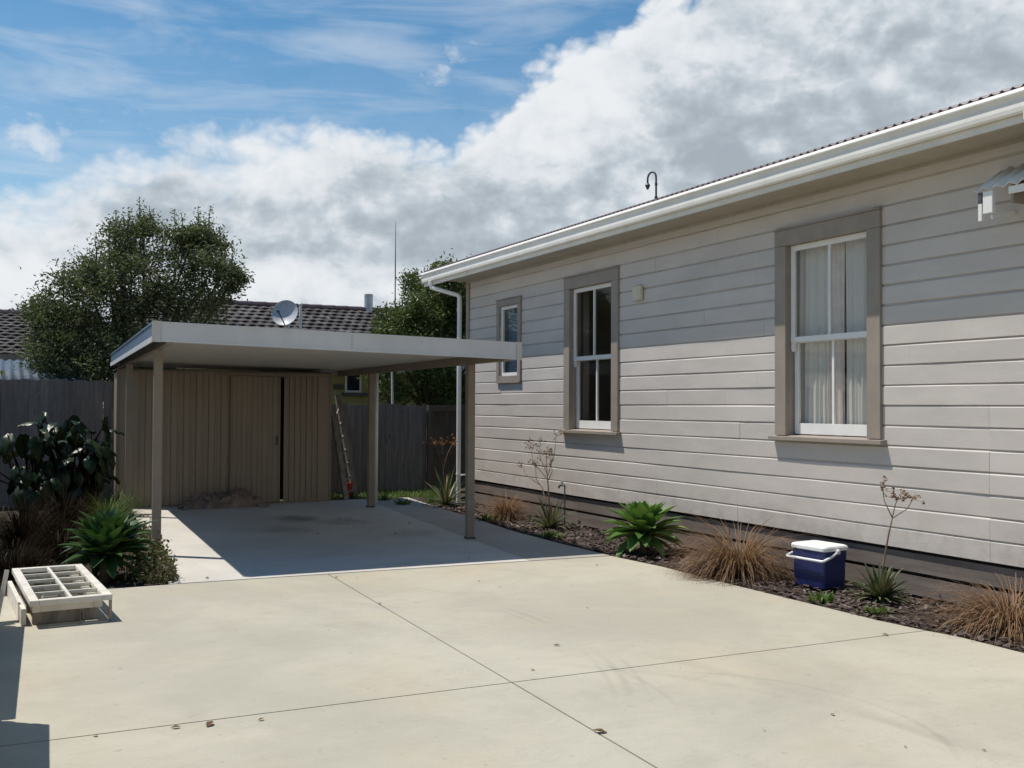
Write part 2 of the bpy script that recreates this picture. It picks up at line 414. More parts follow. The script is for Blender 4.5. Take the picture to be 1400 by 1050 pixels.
panel([(L0, -5), (xA(-5)-gap, -5), (xA(5.27)-gap, yB(2.66)-gap), (L0, yB(L0)-gap)])
panel([(xA(-5)+gap, -5), (edgeR(-5), -5), (edgeR(4.4), 4.4), (edgeR(4.95), 4.95), (edgeR(5.19), yB(5.96)-gap), (xA(5.27)+gap, yB(2.66)-gap)])
struct(mb.build('driveway', M['drive']))
mb = MB(); zt = .004
SJ = lambda y: 5.02 + .087*(y-10.6)
mb.extr_z([(1.36, yE(1.36)+gap), (SJ(9.3)-.004, yE(4.9)+gap), (SJ(16.6)-.004, 16.6), (1.81, 16.62)], -.09, zt)
struct(mb.build('carport_slab', M['slab']))
mb = MB()
mb.extr_z([(SJ(9.3)+.004, yE(4.9)+gap), (5.855, yE(5.855)+gap), (5.835, 10.4), (5.868, 11.6), (6.03, 13.2), (6.2, 15.2), (6.35, 16.6), (SJ(16.6)+.004, 16.6)], -.09, zt)
struct(mb.build('side_path', M['path']))
def bumpy(x0, x1, y0, y1, n, m, h, edge=None):
    mb = MB(); V = []; F = []
    for j in range(m+1):
        for i in range(n+1):
            y = y0+(y1-y0)*j/m; a = edge(y) if edge else x0
            x = a+(x1-a)*i/n
            V.append((x, y, h + U(-.018, .018)))
    for j in range(m):
        for i in range(n): F.append((j*(n+1)+i, j*(n+1)+i+1, (j+1)*(n+1)+i+1, (j+1)*(n+1)+i))
    mb.mesh(V, F); return mb
struct(bumpy(5.9, 6.97, -5, 16.6, 10, 200, -.012, lambda y: edgeR(y)+.0).build('garden_bed', M['soil'], smooth=True))
struct(bumpy(-6, 1.9, 9.46, 17.6, 60, 70, -.02, None).build('side_garden', M['soil'], smooth=True))
struct(bumpy(4.6, 9, 16.62, 17.7, 40, 12, -.03).build('back_verge', M['soil'], smooth=True))
# bark chips on the house bed
mb = MB()
for i in range(5200):
    y = U(3.0, 15.0); x = U(edgeR(y)+.01, 6.93)
    l = U(.012, .045); w = U(.006, .02); a = U(0, math.pi); z = U(-.005, .028)
    d = Vector((math.cos(a), math.sin(a), U(-.4, .4)))*l; e = Vector((-math.sin(a), math.cos(a), U(-.4, .4)))*w
    c = Vector((x, y, z)); mb.face([c-d-e*.6, c+d-e, c+d*.8+e, c-d*.9+e])
struct(mb.build('bark_mulch', M['bark']), 'stuff')

# ------------------------------------------------------------------ the weatherboard house
W = 6.908
house = thing('weatherboard_house', 'long pale grey weatherboard house with taupe window surrounds and white gutter', 'house', (W, 10, 0))
Y0, Y1 = -5.0, 15.26
ZB, CV = .402, .1755
WINS = [(6.475, 7.83, 1.326, 3.35), (10.714, 12.08, 1.29, 3.35), (13.39, 14.2, 1.965, 3.235), (1.9, 3.2, 1.326, 3.35)]
OPEN = [(a+.10, b-.10, c+.0, d-.08) for a, b, c, d in WINS]
mb = MB()
rows = int((3.66-ZB)/CV)+1
def board(y0, y1, z0, z1, dx):
    prof = [(W+dx, z0), (W+dx, z1-.024), (W+.016, z1-.004), (W+.016, z1+.006), (W+.035, z1+.006), (W+.035, z0+.002)]
    k = max(1, int((y1-y0)/.6)); n = len(prof); V = []; F = []
    for i in range(k+1):
        y = y0+(y1-y0)*i/k; w = .0022*math.sin(y*1.7+z0*23)+.0012*math.sin(y*4.1+z0*57); w2 = .0025*math.sin(y*.9+z0*31)
        V += [(x+(w if q < 2 else 0), y, z+(w2 if q in (0, 5) else 0)) for q, (x, z) in enumerate(prof)]
    for i in range(k): F += [(i*n+j, i*n+(j+1) % n, (i+1)*n+(j+1) % n, (i+1)*n+j) for j in range(n)]
    F += [tuple(range(n-1, -1, -1)), tuple(range(k*n, k*n+n))]
    mb.mesh(V, F)
joints = {0: [5.4], 1: [5.4, 9.9], 2: [5.4, 12.5], 3: [5.4, 9.2], 4: [5.4, 13.1], 5: [5.4, 8.4], 6: [8.35, 5.4], 7: [9.7]}
for r in range(rows):
    z0 = ZB + r*CV; z1 = min(z0+CV, 3.66)
    if z1-z0 < .05: continue
    cuts = [Y0, Y1] + joints.get(r, [U(8, 10.5)]) + [U(-1, 1.5)]
    holes = []
    for (a, b, c, d) in OPEN:
        if z1 > c and z0 < d:
            holes.append((a, b)); 
            if z0 < c-.002: mb.box(W+.004, W+.03, a+.001, b-.001, z0, c)
            if z1 > d+.002: mb.box(W+.004, W+.03, a+.001, b-.001, d, z1)
    pts = sorted(set(cuts + [h for q in holes for h in q]))
    for a, b in zip(pts, pts[1:]):
        mid = (a+b)/2
        if any(h0 < mid < h1 for h0, h1 in holes): continue
        board(a+(.0012 if a in cuts else 0), b-(.0012 if b in cuts else 0), z0, z1, U(-.0025, .0025))
wall = mb.build('wall', M['wb'], house)
# side and rear walls so the house is a closed body
mb = MB(); mb.box(W+.05, 15.5, Y1-.12, Y1-.02, .0, 3.66); mb.box(15.4, 15.5, Y0, Y1-.13, 0, 3.66); mb.box(W+.05, 15.39, Y0, Y0+.1, 0, 3.66)
GP = math.tan(R(17))
mb.extr_y([(W+.05, 3.661), (15.5, 3.661), (11.2, 3.66+GP*4.2)], Y1-.12, Y1-.02)
mb.build('wall', M['wb'], house)
mb = MB(); mb.box(W-.028, W+.045, Y1+.001, Y1+.10, .36, 3.66); mb.box(W+.046, W+.14, Y1+.03, Y1+.10, .36, 3.66)
mb.build('corner_board', M['trim'], house)
mb = MB()
for z0, z1, dx in ((.208, .368, .03), (.016, .176, .034), (-.16, -.012, .03)):
    a = Y0
    for b in (4.0, 8.6, 12.3, Y1): mb.box(W+dx+U(-.003, .003), W+.06, a+.002, b-.002, z0, z1); a = b
mb.build('base_boards', M['skirt'], house)
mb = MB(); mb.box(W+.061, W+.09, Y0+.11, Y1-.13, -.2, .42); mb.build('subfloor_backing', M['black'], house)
mb = MB(); mb.box(6.502, W-.002, Y0, Y1+.1, 3.655, 3.672); mb.box(W-.03, W-.003, Y0, Y1, 3.63, 3.654)
mb.build('soffit', M['soffit'], house)
YG = 16.22
mb = MB(); mb.box(6.478, 6.50, Y0, YG, 3.645, 3.83); mb.build('fascia', M['cream'], house)
mb = MB()
gp_ = [(6.476, 3.735), (6.470, 3.705), (6.448, 3.70), (6.434, 3.715), (6.430, 3.745), (6.434, 3.80), (6.426, 3.828), (6.410, 3.838), (6.408, 3.848), (6.434, 3.880), (6.442, 3.880),
       (6.440, 3.872), (6.428, 3.84), (6.440, 3.80), (6.438, 3.745), (6.449, 3.71), (6.464, 3.712), (6.468, 3.74), (6.472, 3.80), (6.476, 3.80)]
mb.extr_y(gp_, Y0, YG); mb.box(6.414, 6.476, YG+.0005, YG+.004, 3.70, 3.875)

gut = mb.build('gutter', M['gutterwhite'], house)
def corr_sheet(mb, p0, along, up, L, S, pitch=.076, amp=.011, thick=.001):
    n = int(L/pitch*4); V = []; F = []
    along = Vector(along).normalized(); up = Vector(up).normalized(); nr = along.cross(up)
    if nr.z < 0: nr = -nr
    for k in (0, 1):
        for j in (0, 1):
            for i in range(n+1):
                s = L*i/n; V.append(Vector(p0)+along*s+up*(S*j)+nr*(amp*math.sin(2*math.pi*s/pitch) - k*.006))
    q = n+1
    for i in range(n):
        F += [(i, i+1, q+i+1, q+i), (2*q+i, 3*q+i, 3*q+i+1, 2*q+i+1), (i, 2*q+i, 2*q+i+1, i+1), (q+i, q+i+1, 3*q+i+1, 3*q+i)]
    mb.mesh(V, F)
mb = MB(); corr_sheet(mb, (6.452, Y0, 3.896), (0, 1, 0), (1, 0, GP), YG+.02-Y0, 5.0, .09, .015)
corr_sheet(mb, (16.0, Y0, 3.888), (0, 1, 0), (-1, 0, GP), YG+.02-Y0, 5.0, .076, .014)
roof = mb.build('roof', M['roofiron'], house, smooth=True)
mb = MB(); ze = lambda x: 3.84+GP*(x-6.5)
mb.extr_y([(6.51, ze(6.51)-.005), (11.2, ze(11.2)-.005), (11.2, ze(11.2)-.03), (6.51, ze(6.51)-.03)], Y1+.101, YG-.03)
mb.extr_y([(6.51, ze(6.51)-.004), (11.2, ze(11.2)-.004), (11.2, ze(11.2)-.15), (6.51, ze(6.51)-.15)], YG-.029, YG-.004)
mb.build('verge_boards', M['cream'], house)
def downpipe(path, name='downpipe', r=.037):
    mb = MB(); pts = []
    P = [Vector(p) for p in path]
    for i, p in enumerate(P):
        if 0 < i < len(P)-1:
            a = (P[i-1]-p).normalized()*.05; b = (P[i+1]-p).normalized()*.05
            for t in (0, .25, .5, .75, 1): pts.append((p+a)*(1-t)**2 + p*2*t*(1-t) + (p+b)*t*t)
        else: pts.append(p)
    mb.tube(pts, r, 14)
    for i in (0, 2):
        if i+1 < len(P):
            q = P[i]+(P[i+1]-P[i])*.06; d = (P[i+1]-P[i]).normalized(); mb.tube([q, q+d*.06], r*1.14, 14)
    return mb
mb = downpipe([(6.452, 15.86, 3.71), (6.452, 15.86, 3.60), (6.80, 15.45, 3.44), (6.80, 15.45, -.03)])
for z in (.45, 2.6):
    mb.tube([(6.80, 15.45, z), (6.80, 15.45, z+.03)], .043, 14); mb.box(6.80, W-.029, 15.30, 15.36, z, z+.02)
mb.build('downpipe', M['white'], house, smooth=False)
mb = downpipe([(6.452, 4.70, 3.71), (6.452, 4.70, 3.60), (6.85, 4.62, 3.42), (6.85, 4.62, -.03)]); mb.build('downpipe', M['white'], house)

def sash(mb, y0, y1, z0, z1, x, st=.052, top=.052, bot=.052, d=.035, bar=True):
    mb.box(x, x+d, y0, y0+st, z0, z1, .003); mb.box(x, x+d, y1-st, y1, z0, z1, .003)
    mb.box(x+.001, x+d-.001, y0+st, y1-st, z0, z0+bot); mb.box(x+.001, x+d-.001, y0+st, y1-st, z1-top, z1)
    if bar:
        m = (y0+y1)/2; mb.box(x+.004, x+d-.004, m-.013, m+.013, z0+bot, z1-top)
def window(y0, y1, z0, z1, double=True):
    fw = .155 if double else .095
    mb = MB()
    mb.box(W-.03, W+.004, y0, y0+fw, z0, z1-fw-.002, .003); mb.box(W-.03, W+.004, y1-fw, y1, z0, z1-fw-.002, .003)
    mb.box(W-.031, W+.004, y0, y1, z1-fw, z1, .003)
    mb.box(W-.045, W+.004, y0-.01, y1+.01, z1+.001, z1+.014)          # head flashing
    # reveal lining
    mb.box(W+.005, W+.16, y0+fw-.03, y0+fw-.002, z0, z1-fw+.02); mb.box(W+.005, W+.16, y1-fw+.002, y1-fw+.03, z0, z1-fw+.02)
    mb.box(W+.005, W+.16, y0+fw-.001, y1-fw+.001, z1-fw+.002, z1-fw+.028)
    w = mb.build('window', M['trim'], house)
    mb = MB()
    if double:
        mb.extr_y([(W-.075, z0-.045), (W-.075, z0-.012), (W+.15, z0+.012), (W+.15, z0-.045)], y0-.045, y1+.045)
    else:
        mb.box(W-.029, W+.004, y0+fw+.001, y1-fw-.001, z0, z0+fw, .002); mb.box(W-.036, W-.031, y0, y1, z0-.012, z0+.02)
    mb.build('sill', M['trim'], w)
    a, b = y0+fw+.004, y1-fw-.004
    zb = z0+.016 if double else z0+fw+.004; zt = z1-fw-.003
    if double:
        zm = zb + (zt-zb)*.485
        mb = MB(); sash(mb, a, b, zm, zt, W+.035)
        for y in (a, b-.052):                                          # sash horns
            mb.extr_y([(W+.036, zm-.001), (W+.069, zm-.001), (W+.066, zm-.075), (W+.05, zm-.09), (W+.038, zm-.07)], y+.004, y+.046)
        s1 = mb.build('sash', M['white'], w)
        mb = MB(); sash(mb, a+.004, b-.004, zb, zm+.045, W+.08, bot=.105); s2 = mb.build('sash', M['white'], w)
        mb = MB(); mb.face([(W+.052, a+.03, zm+.03), (W+.052, a+.03, zt-.03), (W+.052, b-.03, zt-.03), (W+.052, b-.03, zm+.03)]); mb.build('pane', M['glass'], w)
        mb = MB(); mb.face([(W+.097, a+.03, zb+.09), (W+.097, a+.03, zm+.02), (W+.097, b-.03, zm+.02), (W+.097, b-.03, zb+.09)]); mb.build('pane', M['glass'], w)
    else:
        mb = MB(); sash(mb, a, b, zb, zt, W+.01, st=.055, top=.05, bot=.05, bar=False); mb.build('sash', M['white'], w)
        mb = MB(); mb.face([(W+.028, a+.03, zb+.03), (W+.028, a+.03, zt-.03), (W+.028, b-.03, zt-.03), (W+.028, b-.03, zb+.03)]); mb.build('pane', M['glass'], w)
    return w
def drape(y0, y1, z0, z1, x, amp, waves, mat, parent, name='curtain', taper=0.0):
    mb = MB(); n = 90; m = 12; V = []; F = []
    ph = U(0, 6); pp = [U(.7, 1.3) for _ in range(6)]
    for j in range(m+1):
        t = j/m
        for i in range(n+1):
            s = i/n; y = y0+(y1-y0)*(s + taper*(s-.5)*t*0)
            o = amp*(math.sin(s*waves*6.283*pp[0]+ph) + .5*math.sin(s*waves*11.3*pp[1]+ph*2+t*.7))*(.6+.5*t)
            V.append((x+o, y+.01*math.sin(t*3+s*9), z1+(z0-z1)*t))
    for j in range(m):
        for i in range(n): F.append((j*(n+1)+i, j*(n+1)+i+1, (j+1)*(n+1)+i+1, (j+1)*(n+1)+i))
    mb.mesh(V, F); return mb.build(name, mat, parent, smooth=True)
wn = []
for k, q in enumerate(WINS):
    wn.append(window(*q, double=(k != 2)))
w2 = wn[0]
drape(7.27, 7.80, 1.30, 3.2, W+.165, .013, 7, M['curtain'], w2); drape(6.60, 7.07, 1.30, 3.2, W+.165, .013, 6, M['curtain'], w2)
drape(7.10, 7.29, 1.30, 3.2, W+.185, .012, 2.5, M['drape'], w2, 'drape')
mb = MB(); mb.box(W+.10, W+.105, 13.5, 14.08, 2.0, 3.2); mb.build('reflection_sheet', M['glassblue'], wn[2])  # blue sheet behind the pane, painted as the glass tint and its blue reflection
# rooms behind the glass
mb = MB()
for a, b in ((5.0, 9.2), (9.3, 12.9), (13.0, 15.1), (-4.8, 4.9)):
    x0, x1, z0, z1 = W+.33, W+3.8, .5, 3.64
    mb.box(x1, x1+.05, a, b, z0, z1); mb.box(x0, x1, a, a+.04, z0, z1); mb.box(x0, x1, b-.04, b, z0, z1)
    mb.box(x0, x1, a+.05, b-.05, z0-.05, z0); mb.box(x0, x1, a+.05, b-.05, z1-.03, z1)
for (a, b, c, d), (ra, rb) in zip(OPEN, ((5.0, 9.2), (9.3, 12.9), (13.0, 15.1), (-4.8, 4.9))):
    x0, x1 = W+.225, W+.32
    mb.box(x0, x1, ra, a-.001, .5, 3.64); mb.box(x0, x1, b+.001, rb, .5, 3.64); mb.box(x0, x1, a, b, .5, c-.05); mb.box(x0, x1, a, b, d+.05, 3.64)
mb.build('interior_wall', M['room'], house)
# window hood at the near end of the wall
mb = MB(); corr_sheet(mb, (6.595, 2.2, 3.255), (0, 1, 0), (1, 0, .62), 3.08, .37, .11, .016)
hood = mb.build('window_hood', M['cream'], house, smooth=True)
mb = MB(); mb.box(6.615, 6.64, 2.25, 5.0, 3.185, 3.24, .003); mb.box(6.61, 6.645, 5.13, 5.215, 3.07, 3.238, .003); mb.build('hood_front_board', M['white'], hood)
mb = MB(); mb.extr_y([(6.646, 3.12), (6.646, 3.25), (W-.005, 3.40), (W-.005, 3.12)], 4.98, 5.0); mb.extr_y([(6.646, 3.22), (6.646, 3.245), (W-.005, 3.40), (W-.005, 3.375)], 2.25, 4.975); mb.build('hood_end', M['trim'], hood)
mb = MB(); mb.beam((6.62, 5.235, 3.02), (6.62, 5.235, 3.15), .03, .03, (1, 0, 0)); mb.beam((6.64, 5.16, 3.04), (W-.01, 5.16, 3.10), .02, .03)
mb.build('hood_bracket', M['white'], hood)
mb = MB(); mb.beam((6.62, 5.235, 3.152), (6.62, 5.235, 3.235), .032, .032, (1, 0, 0)); mb.build('hood_bracket_cap', M['iron'], hood)

o = MB(); b0 = AX(872, 400, W-.03)
o.box(W-.06, W-.004, b0.y-.085, b0.y+.085, b0.z-.10, b0.z+.085, .012); o.box(W-.064, W-.0605, b0.y-.06, b0.y+.06, b0.z-.02, b0.z+.06)
tag(o.build('junction_box', M['box'], None, loc=(W-.03, b0.y, b0.z)), 'small cream plastic box fixed to the wall between two tall windows', 'junction box')
gb = AX(897, 272, 7.3)
mb = MB(); path = [(7.3, gb.y, 4.0), (7.3, gb.y, gb.z+.27)]
dirn = Vector((-.25, .97, 0)); r = .07
for k in range(1, 11):
    a = math.pi*k/10; path.append(Vector((7.3, gb.y, gb.z+.27)) + dirn*(r-r*math.cos(a)) + Vector((0, 0, r*math.sin(a)*1.15)))
e = Vector(path[-1]); path.append(e-Vector((0, 0, .06)))
mb.tube(path, .0125, 10)
gn = thing('gooseneck_pipe', 'dark hooked cable entry pipe standing above the house gutter', 'roof pipe', (7.3, gb.y, 4.1))
mb.build('pipe', M['iron'], gn, smooth=True)
mb = MB(); mb.tube([e-Vector((0, 0, .05)), e-Vector((0, 0, .075)), e-Vector((0, 0, .11)), e-Vector((0, 0, .13))], [.016, .034, .02, .01], 10); mb.build('bell_end', M['iron'], gn)
mb = MB(); mb.tube([(7.3, gb.y, gb.z-.02), (7.3, gb.y, gb.z+.03)], .022, 10); mb.build('collar', M['iron'], gn)
mb = MB(); mb.tube([(7.3, gb.y, gb.z+.17), (7.3, gb.y, gb.z+.2)], .018, 10); mb.build('collar', M['iron'], gn)

# ------------------------------------------------------------------ the carport
P0 = Vector((1.306, 10.2, 0))
TC = Matrix(((DU.x, DV.x, 0, P0.x), (DU.y, DV.y, 0, P0.y), (0, 0, 1, 0), (0, 0, 0, 1)))
cp = thing('carport', 'open flat-roofed carport with four brown posts and pale fascia', 'carport', (3.3, 13.2, 0))
CW, CD = 3.87, 7.15
zl = lambda u: 2.395 - .0225*u          # roof falls gently towards the house
def slope_box(mb, u0, u1, v0, v1, a, b):   # a, b offsets under zl
    mb.mesh([(u0,v0,zl(u0)+a),(u1,v0,zl(u1)+a),(u1,v1,zl(u1)+a),(u0,v1,zl(u0)+a),(u0,v0,zl(u0)+b),(u1,v0,zl(u1)+b),(u1,v1,zl(u1)+b),(u0,v1,zl(u0)+b)],
            [(0,3,2,1),(4,5,6,7),(0,1,5,4),(1,2,6,5),(2,3,7,6),(3,0,4,7)])
mb = MB(TC)      # ribbed tray deck, ribs run across
v = .03
prof = []
while v < CD-.05:
    prof += [(v, -.115), (v+.13, -.115), (v+.145, -.062), (v+.215, -.062), (v+.23, -.115)]; v += .23
V = []; F = []
for vv, a in prof:
    for u in (.03, CW-.03): V.append((u, vv, zl(u)+a))
n = len(prof)
for i in range(n-1): F.append((2*i, 2*i+1, 2*i+3, 2*i+2))
mb.mesh(V, F)
slope_box(mb, 0, CW, .025, CD-.025, -.06, -.05)
mb.build('roof_deck', M['deck'], cp)
mb = MB(TC); slope_box(mb, 0, CW, -.004, .024, -.19, 0); slope_box(mb, 0, CW, -.012, -.0045, -.018, .004); slope_box(mb, .0, CW, -.009, -.0045, -.19, -.165)
ff = mb.build('fascia', M['fascia_front'], cp)
for u0, u1, e in ((-.03, .05, 0), (CW-.05, CW+.016, 0)):
    mb = MB(TC); slope_box(mb, u0, u1, -.0155, -.0125, -.195, .008); mb.build('corner_flashing', M['deck'], ff)
mb = MB(TC); slope_box(mb, 1.93, 1.95, -.0085, -.0055, -.163, -.02); mb.build('joint_cover', M['deck'], ff)
mb = MB(TC); slope_box(mb, 0, CW, CD-.024, CD, -.17, 0); mb.build('fascia', M['fascia_front'], cp)
mb = MB(TC); slope_box(mb, -.012, -.001, -.008, CD, -.19, 0); slope_box(mb, -.022, -.0125, -.012, CD, -.016, .004); fs = mb.build('fascia', M['fascia_side'], cp)
mb = MB(TC); slope_box(mb, -.020, -.0125, -.008, CD, -.19, -.135); mb.build('fascia_lip', M['fascia_front'], fs)
mb = MB(TC); slope_box(mb, CW+.001, CW+.012, -.004, CD, -.19, 0); mb.build('fascia', M['fascia_front'], cp)
UL, UR = .135, 3.71
VF, VB = 1.07, 5.18
for u in (UL, UR):
    mb = MB(TC); slope_box(mb, u-.03, u+.03, .03, CD-.03, -.21, -.1155); mb.build('beam', M['post'], cp)
def post(u, v, extra=None):
    mb = MB(TC); mb.box(u-.045, u+.045, v-.045, v+.045, .004, zl(u)-.2105, .006); p = mb.build('post', M['post'], cp)
    mb = MB(TC); mb.box(u-.055, u+.055, v-.055, v+.055, .003, .03, .004); mb.build('post_foot', M['iron'], p)
for u in (UL, UR):
    for v in (VF, VB): post(u, v)
mb = MB(TC); mb.tube([(UR+.085, VB+.02, zl(UR)-.13), (UR+.085, VB+.02, .03)], .035, 14); mb.build('downpipe', M['cream'], cp, smooth=True)

# ------------------------------------------------------------------ the shed
TS = Matrix(((DU.x, DV.x, 0, 1.60), (DU.y, DV.y, 0, 16.62), (0, 0, 1, 0), (0, 0, 0, 1)))
shed = thing('garden_shed', 'brown ribbed steel garden shed behind the carport with its sliding door ajar', 'shed', (3.2, 17.1, 0))
def ribbed(mb, u0, u1, v, z0, z1, sp=.19, d=.024):
    u = u0; pts = [(u0, v)]
    while u + sp < u1+.001:
        pts += [(u+sp*.42, v), (u+sp*.47, v-d), (u+sp*.56, v-d), (u+sp*.61, v), (u+sp*.88, v), (u+sp*.89, v+.018), (u+sp*.95, v+.018), (u+sp*.96, v-.006), (u+sp, v-.006), (u+sp, v)]; u += sp
    pts.append((u1, v)); V = []; F = []
    for a, b in pts: V += [(a, b, z0), (a, b, z1)]
    for i in range(len(pts)-1): F.append((2*i, 2*i+2, 2*i+3, 2*i+1))
    mb.mesh(V, F)
mb = MB(TS); ribbed(mb, .03, 1.74, 0, .02, 2.10); ribbed(mb, 2.545, 3.30, .0, .02, 2.10); mb.build('wall', M['shed'], shed)
mb = MB(TS); ribbed(mb, 1.70, 2.46, -.06, .03, 2.06, .165, .014); mb.box(1.70, 2.46, -.052, -.045, .03, 2.06); dr = mb.build('door', M['shed'], shed)
mb = MB(TS); mb.box(1.68, 1.72, -.075, -.04, .02, 2.07); mb.box(2.44, 2.475, -.075, -.04, .02, 2.07); mb.build('door_stile', M['shedtrim'], dr)
mb = MB(TS); mb.box(2.405, 2.43, -.10, -.075, .95, 1.10, .004); mb.build('handle', M['iron'], dr)
mb = MB(TS); mb.box(-.02, 3.33, -.035, .03, 2.10, 2.135); mb.box(1.6, 3.32, -.085, -.036, 2.068, 2.12); mb.box(.0, 3.32, -.03, .02, .004, .025)
mb.box(-.02, .028, -.012, .03, .026, 2.099); mb.box(3.30, 3.335, -.012, .03, .026, 2.099); mb.box(1.72, 1.76, .02, .04, .026, 2.09); mb.build('frame', M['shedtrim'], shed)
mb = MB(TS); mb.box(-.01, .0, .031, .85, .01, 2.10); mb.box(3.315, 3.325, .031, .85, .01, 2.10); mb.box(.0, 3.315, .84, .85, .01, 2.1); mb.build('wall', M['shed'], shed)
mb = MB(TS); mb.box(.02, 3.29, .3, .31, .03, 2.05); mb.build('interior_backing', M['black'], shed)
mb = MB(TS); mb.box(-.03, 3.345, .031, .88, 2.136, 2.150); mb.build('roof', M['shedtrim'], shed)

# heap of tarp in front of the shed
def tarp():
    c = G(308, 694); mb = MB(); n, m = 110, 44; V = []; F = []
    from mathutils import noise as N
    for j in range(m+1):
        for i in range(n+1):
            s = i/n*2-1; t = j/m*2-1
            x = s*.66; y = t*.28
            env = max(0, 1-(abs(s)**2.2))*max(0, 1-abs(t)**2.4)
            hgt = .14 + .16*math.exp(-((s-.42)/.22)**2) + .05*math.exp(-((s+.5)/.2)**2)
            z = env**.5*hgt*(.75+.5*N.noise(Vector((s*3.2, t*2, 1)))) + env*.26*(.33-abs(N.noise(Vector((s*3.6+3+t, t*2.2-s, 4))))) + env*.15*(.3-abs(N.noise(Vector((s*8+t*3, t*5, 7))))) + env*.03*N.noise(Vector((s*15, t*9, 2)))
            wob = .10*N.noise(Vector((s*2.5, t*2.5, 9)))
            fx = .05*N.noise(Vector((s*5, t*4, 21))); V.append((c.x+x+wob*.6+fx, c.y+.1+y+wob+fx, max(.006, z+.005)))
    for j in range(m):
        for i in range(n): F.append((j*(n+1)+i, j*(n+1)+i+1, (j+1)*(n+1)+i+1, (j+1)*(n+1)+i))
    mb.mesh(V, F)
    tag(mb.build('crumpled_tarp', M['tarp'], None, smooth=True, loc=(c.x, c.y, 0)), 'crumpled brown tarp heaped on the slab against the shed', 'tarp')
tarp()

# ------------------------------------------------------------------ fences and gate
def fence(name, x0, x1, y, z0, top, label, cat, rail_z, mat, front_rails=False, pw=.135, post_every=2.4):
    f = thing(name, label, cat, ((x0+x1)/2, y, 0))
    mb = MB(); x = x0
    while x < x1:
        w = pw*U(.93, 1.05); mb.box(x, min(x+w-.005, x1), y+U(-.004, .004), y+.019, z0+U(-.02, .02), top+U(-.018, .018)); x += w
    mb.build('palings', mat, f)
    for z in rail_z:
        mb = MB(); 
        if front_rails: mb.box(x0, x1, y-.05, y-.006, z-.045, z+.045)
        else: mb.box(x0, x1, y+.024, y+.07, z-.045, z+.045)
        mb.build('rail', mat, f)
    x = x0+.1
    while x < x1:
        mb = MB(); mb.box(x, x+.1, y+.071, y+.17, -.1, top-.05); mb.build('post', mat, f); x += post_every
    return f
fence('paling_fence', -5.0, 2.3, 17.62, -.05, 1.985, 'tall grey paling fence behind the big-leaved garden on the left', 'fence', (.4, 1.0, 1.7), M['paling'])
fence('paling_fence', 4.7, 7.15, 17.75, -.05, 1.62, 'lower grey paling fence between the shed and the brown gate', 'fence', (.35, .9, 1.45), M['paling'], pw=.15)
gt = fence('wooden_gate', 7.17, 8.6, 17.78, .02, 1.56, 'brown boarded gate with two cross rails behind the white downpipe', 'gate', (.72,), M['gatewood'], True, .12, 5)
mb = MB(); mb.box(7.165, 8.6, 17.69, 17.775, 1.50, 1.615); mb.build('rail', M['gatewood'], gt)
mb = MB(); mb.box(7.16, 7.26, 17.695, 17.774, -.05, 1.498); mb.build('post', M['gatewood'], gt)

# ------------------------------------------------------------------ neighbours
def tiles(mb, x0, x1, ye, ze_, yr, zr, tw=.25, rows=15):
    L = Vector((0, yr-ye, zr-ze_)); nr = Vector((0, -L.z, L.y)).normalized()
    n = int((x1-x0)/tw)
    for r in range(rows):
        a = Vector((0, ye, ze_)) + L*(r/rows); b = Vector((0, ye, ze_)) + L*((r+1.12)/rows)
        for i in range(n):
            xs = x0 + (i + (.5 if r % 2 else 0))*tw
            V = []; k = 6; jz = U(-.006, .006)
            for q in range(k+1):
                s = q/k; h = .012*math.sin(s*2*math.pi)+jz
                V += [Vector((xs+s*(tw-.006), 0, 0))+a+nr*(h+.038), Vector((xs+s*(tw-.006), 0, 0))+b+nr*(h+.0), Vector((xs+s*(tw-.006), 0, 0))+a+nr*(h+.005)]
            F = []
            for q in range(k): F += [(3*q, 3*q+3, 3*q+4, 3*q+1), (3*q+2, 3*q+5, 3*q+3, 3*q)]
            mb.mesh(V, F)
yh = thing('yellow_house', 'yellow weatherboard house with dark tiled roof behind the fence', 'house', (9, 27, 0))
YX0, YX1, YE, YR_, YZE, YZR = 2.6, 13.5, 24.2, 28.0, 2.62, 4.34
mb = MB(); tiles(mb, YX0, YX1, YE, YZE, YR_, YZR); ry = mb.build('roof', M['tile'], yh, smooth=False)
mb = MB()
mb.extr_y if False else None
mb.mesh([(YX0, YE, YZE-.01), (YX1, YE, YZE-.01), (YX1, YR_, YZR-.02), (YX0, YR_, YZR-.02), (YX0, YR_+3.8, YZE), (YX1, YR_+3.8, YZE)], [(0,1,2,3), (3,2,5,4)])
mb.build('roof_underlay', M['black'], yh)
mb = MB(); x = YX0
while x < YX1:
    mb.tube([(x, YR_, YZR+.02), (x+.4, YR_, YZR+.03)], .085, 8); x += .39
mb.build('ridge_cap', M['roofiron'], ry)
mb = MB(); fl = AY(504, 412, 28.0); mb.tube([(fl.x, 28.0, 4.25), (fl.x, 28.0, 4.82)], .125, 16); mb.tube([(fl.x, 28.0, 4.76), (fl.x, 28.0, 4.78)], .132, 16); mb.build('flue', M['steel'], ry, smooth=False)
mb = MB(); z = .2
while z < 2.55:
    mb.extr_z([(3.0, 24.70), (13.2, 24.70), (13.2, 24.74), (3.0, 24.74)], z, z+.147)
    mb.mesh([(3.0, 24.685, z), (13.2, 24.685, z), (13.2, 24.699, z+.147), (3.0, 24.699, z+.147), (3.0, 24.70, z), (13.2, 24.70, z)], [(0,1,2,3), (0,4,5,1)])
    z += .15
mb.box(3.0, 13.2, 24.8, 31, 0, 2.55); mb.build('wall', M['yellow'], yh)
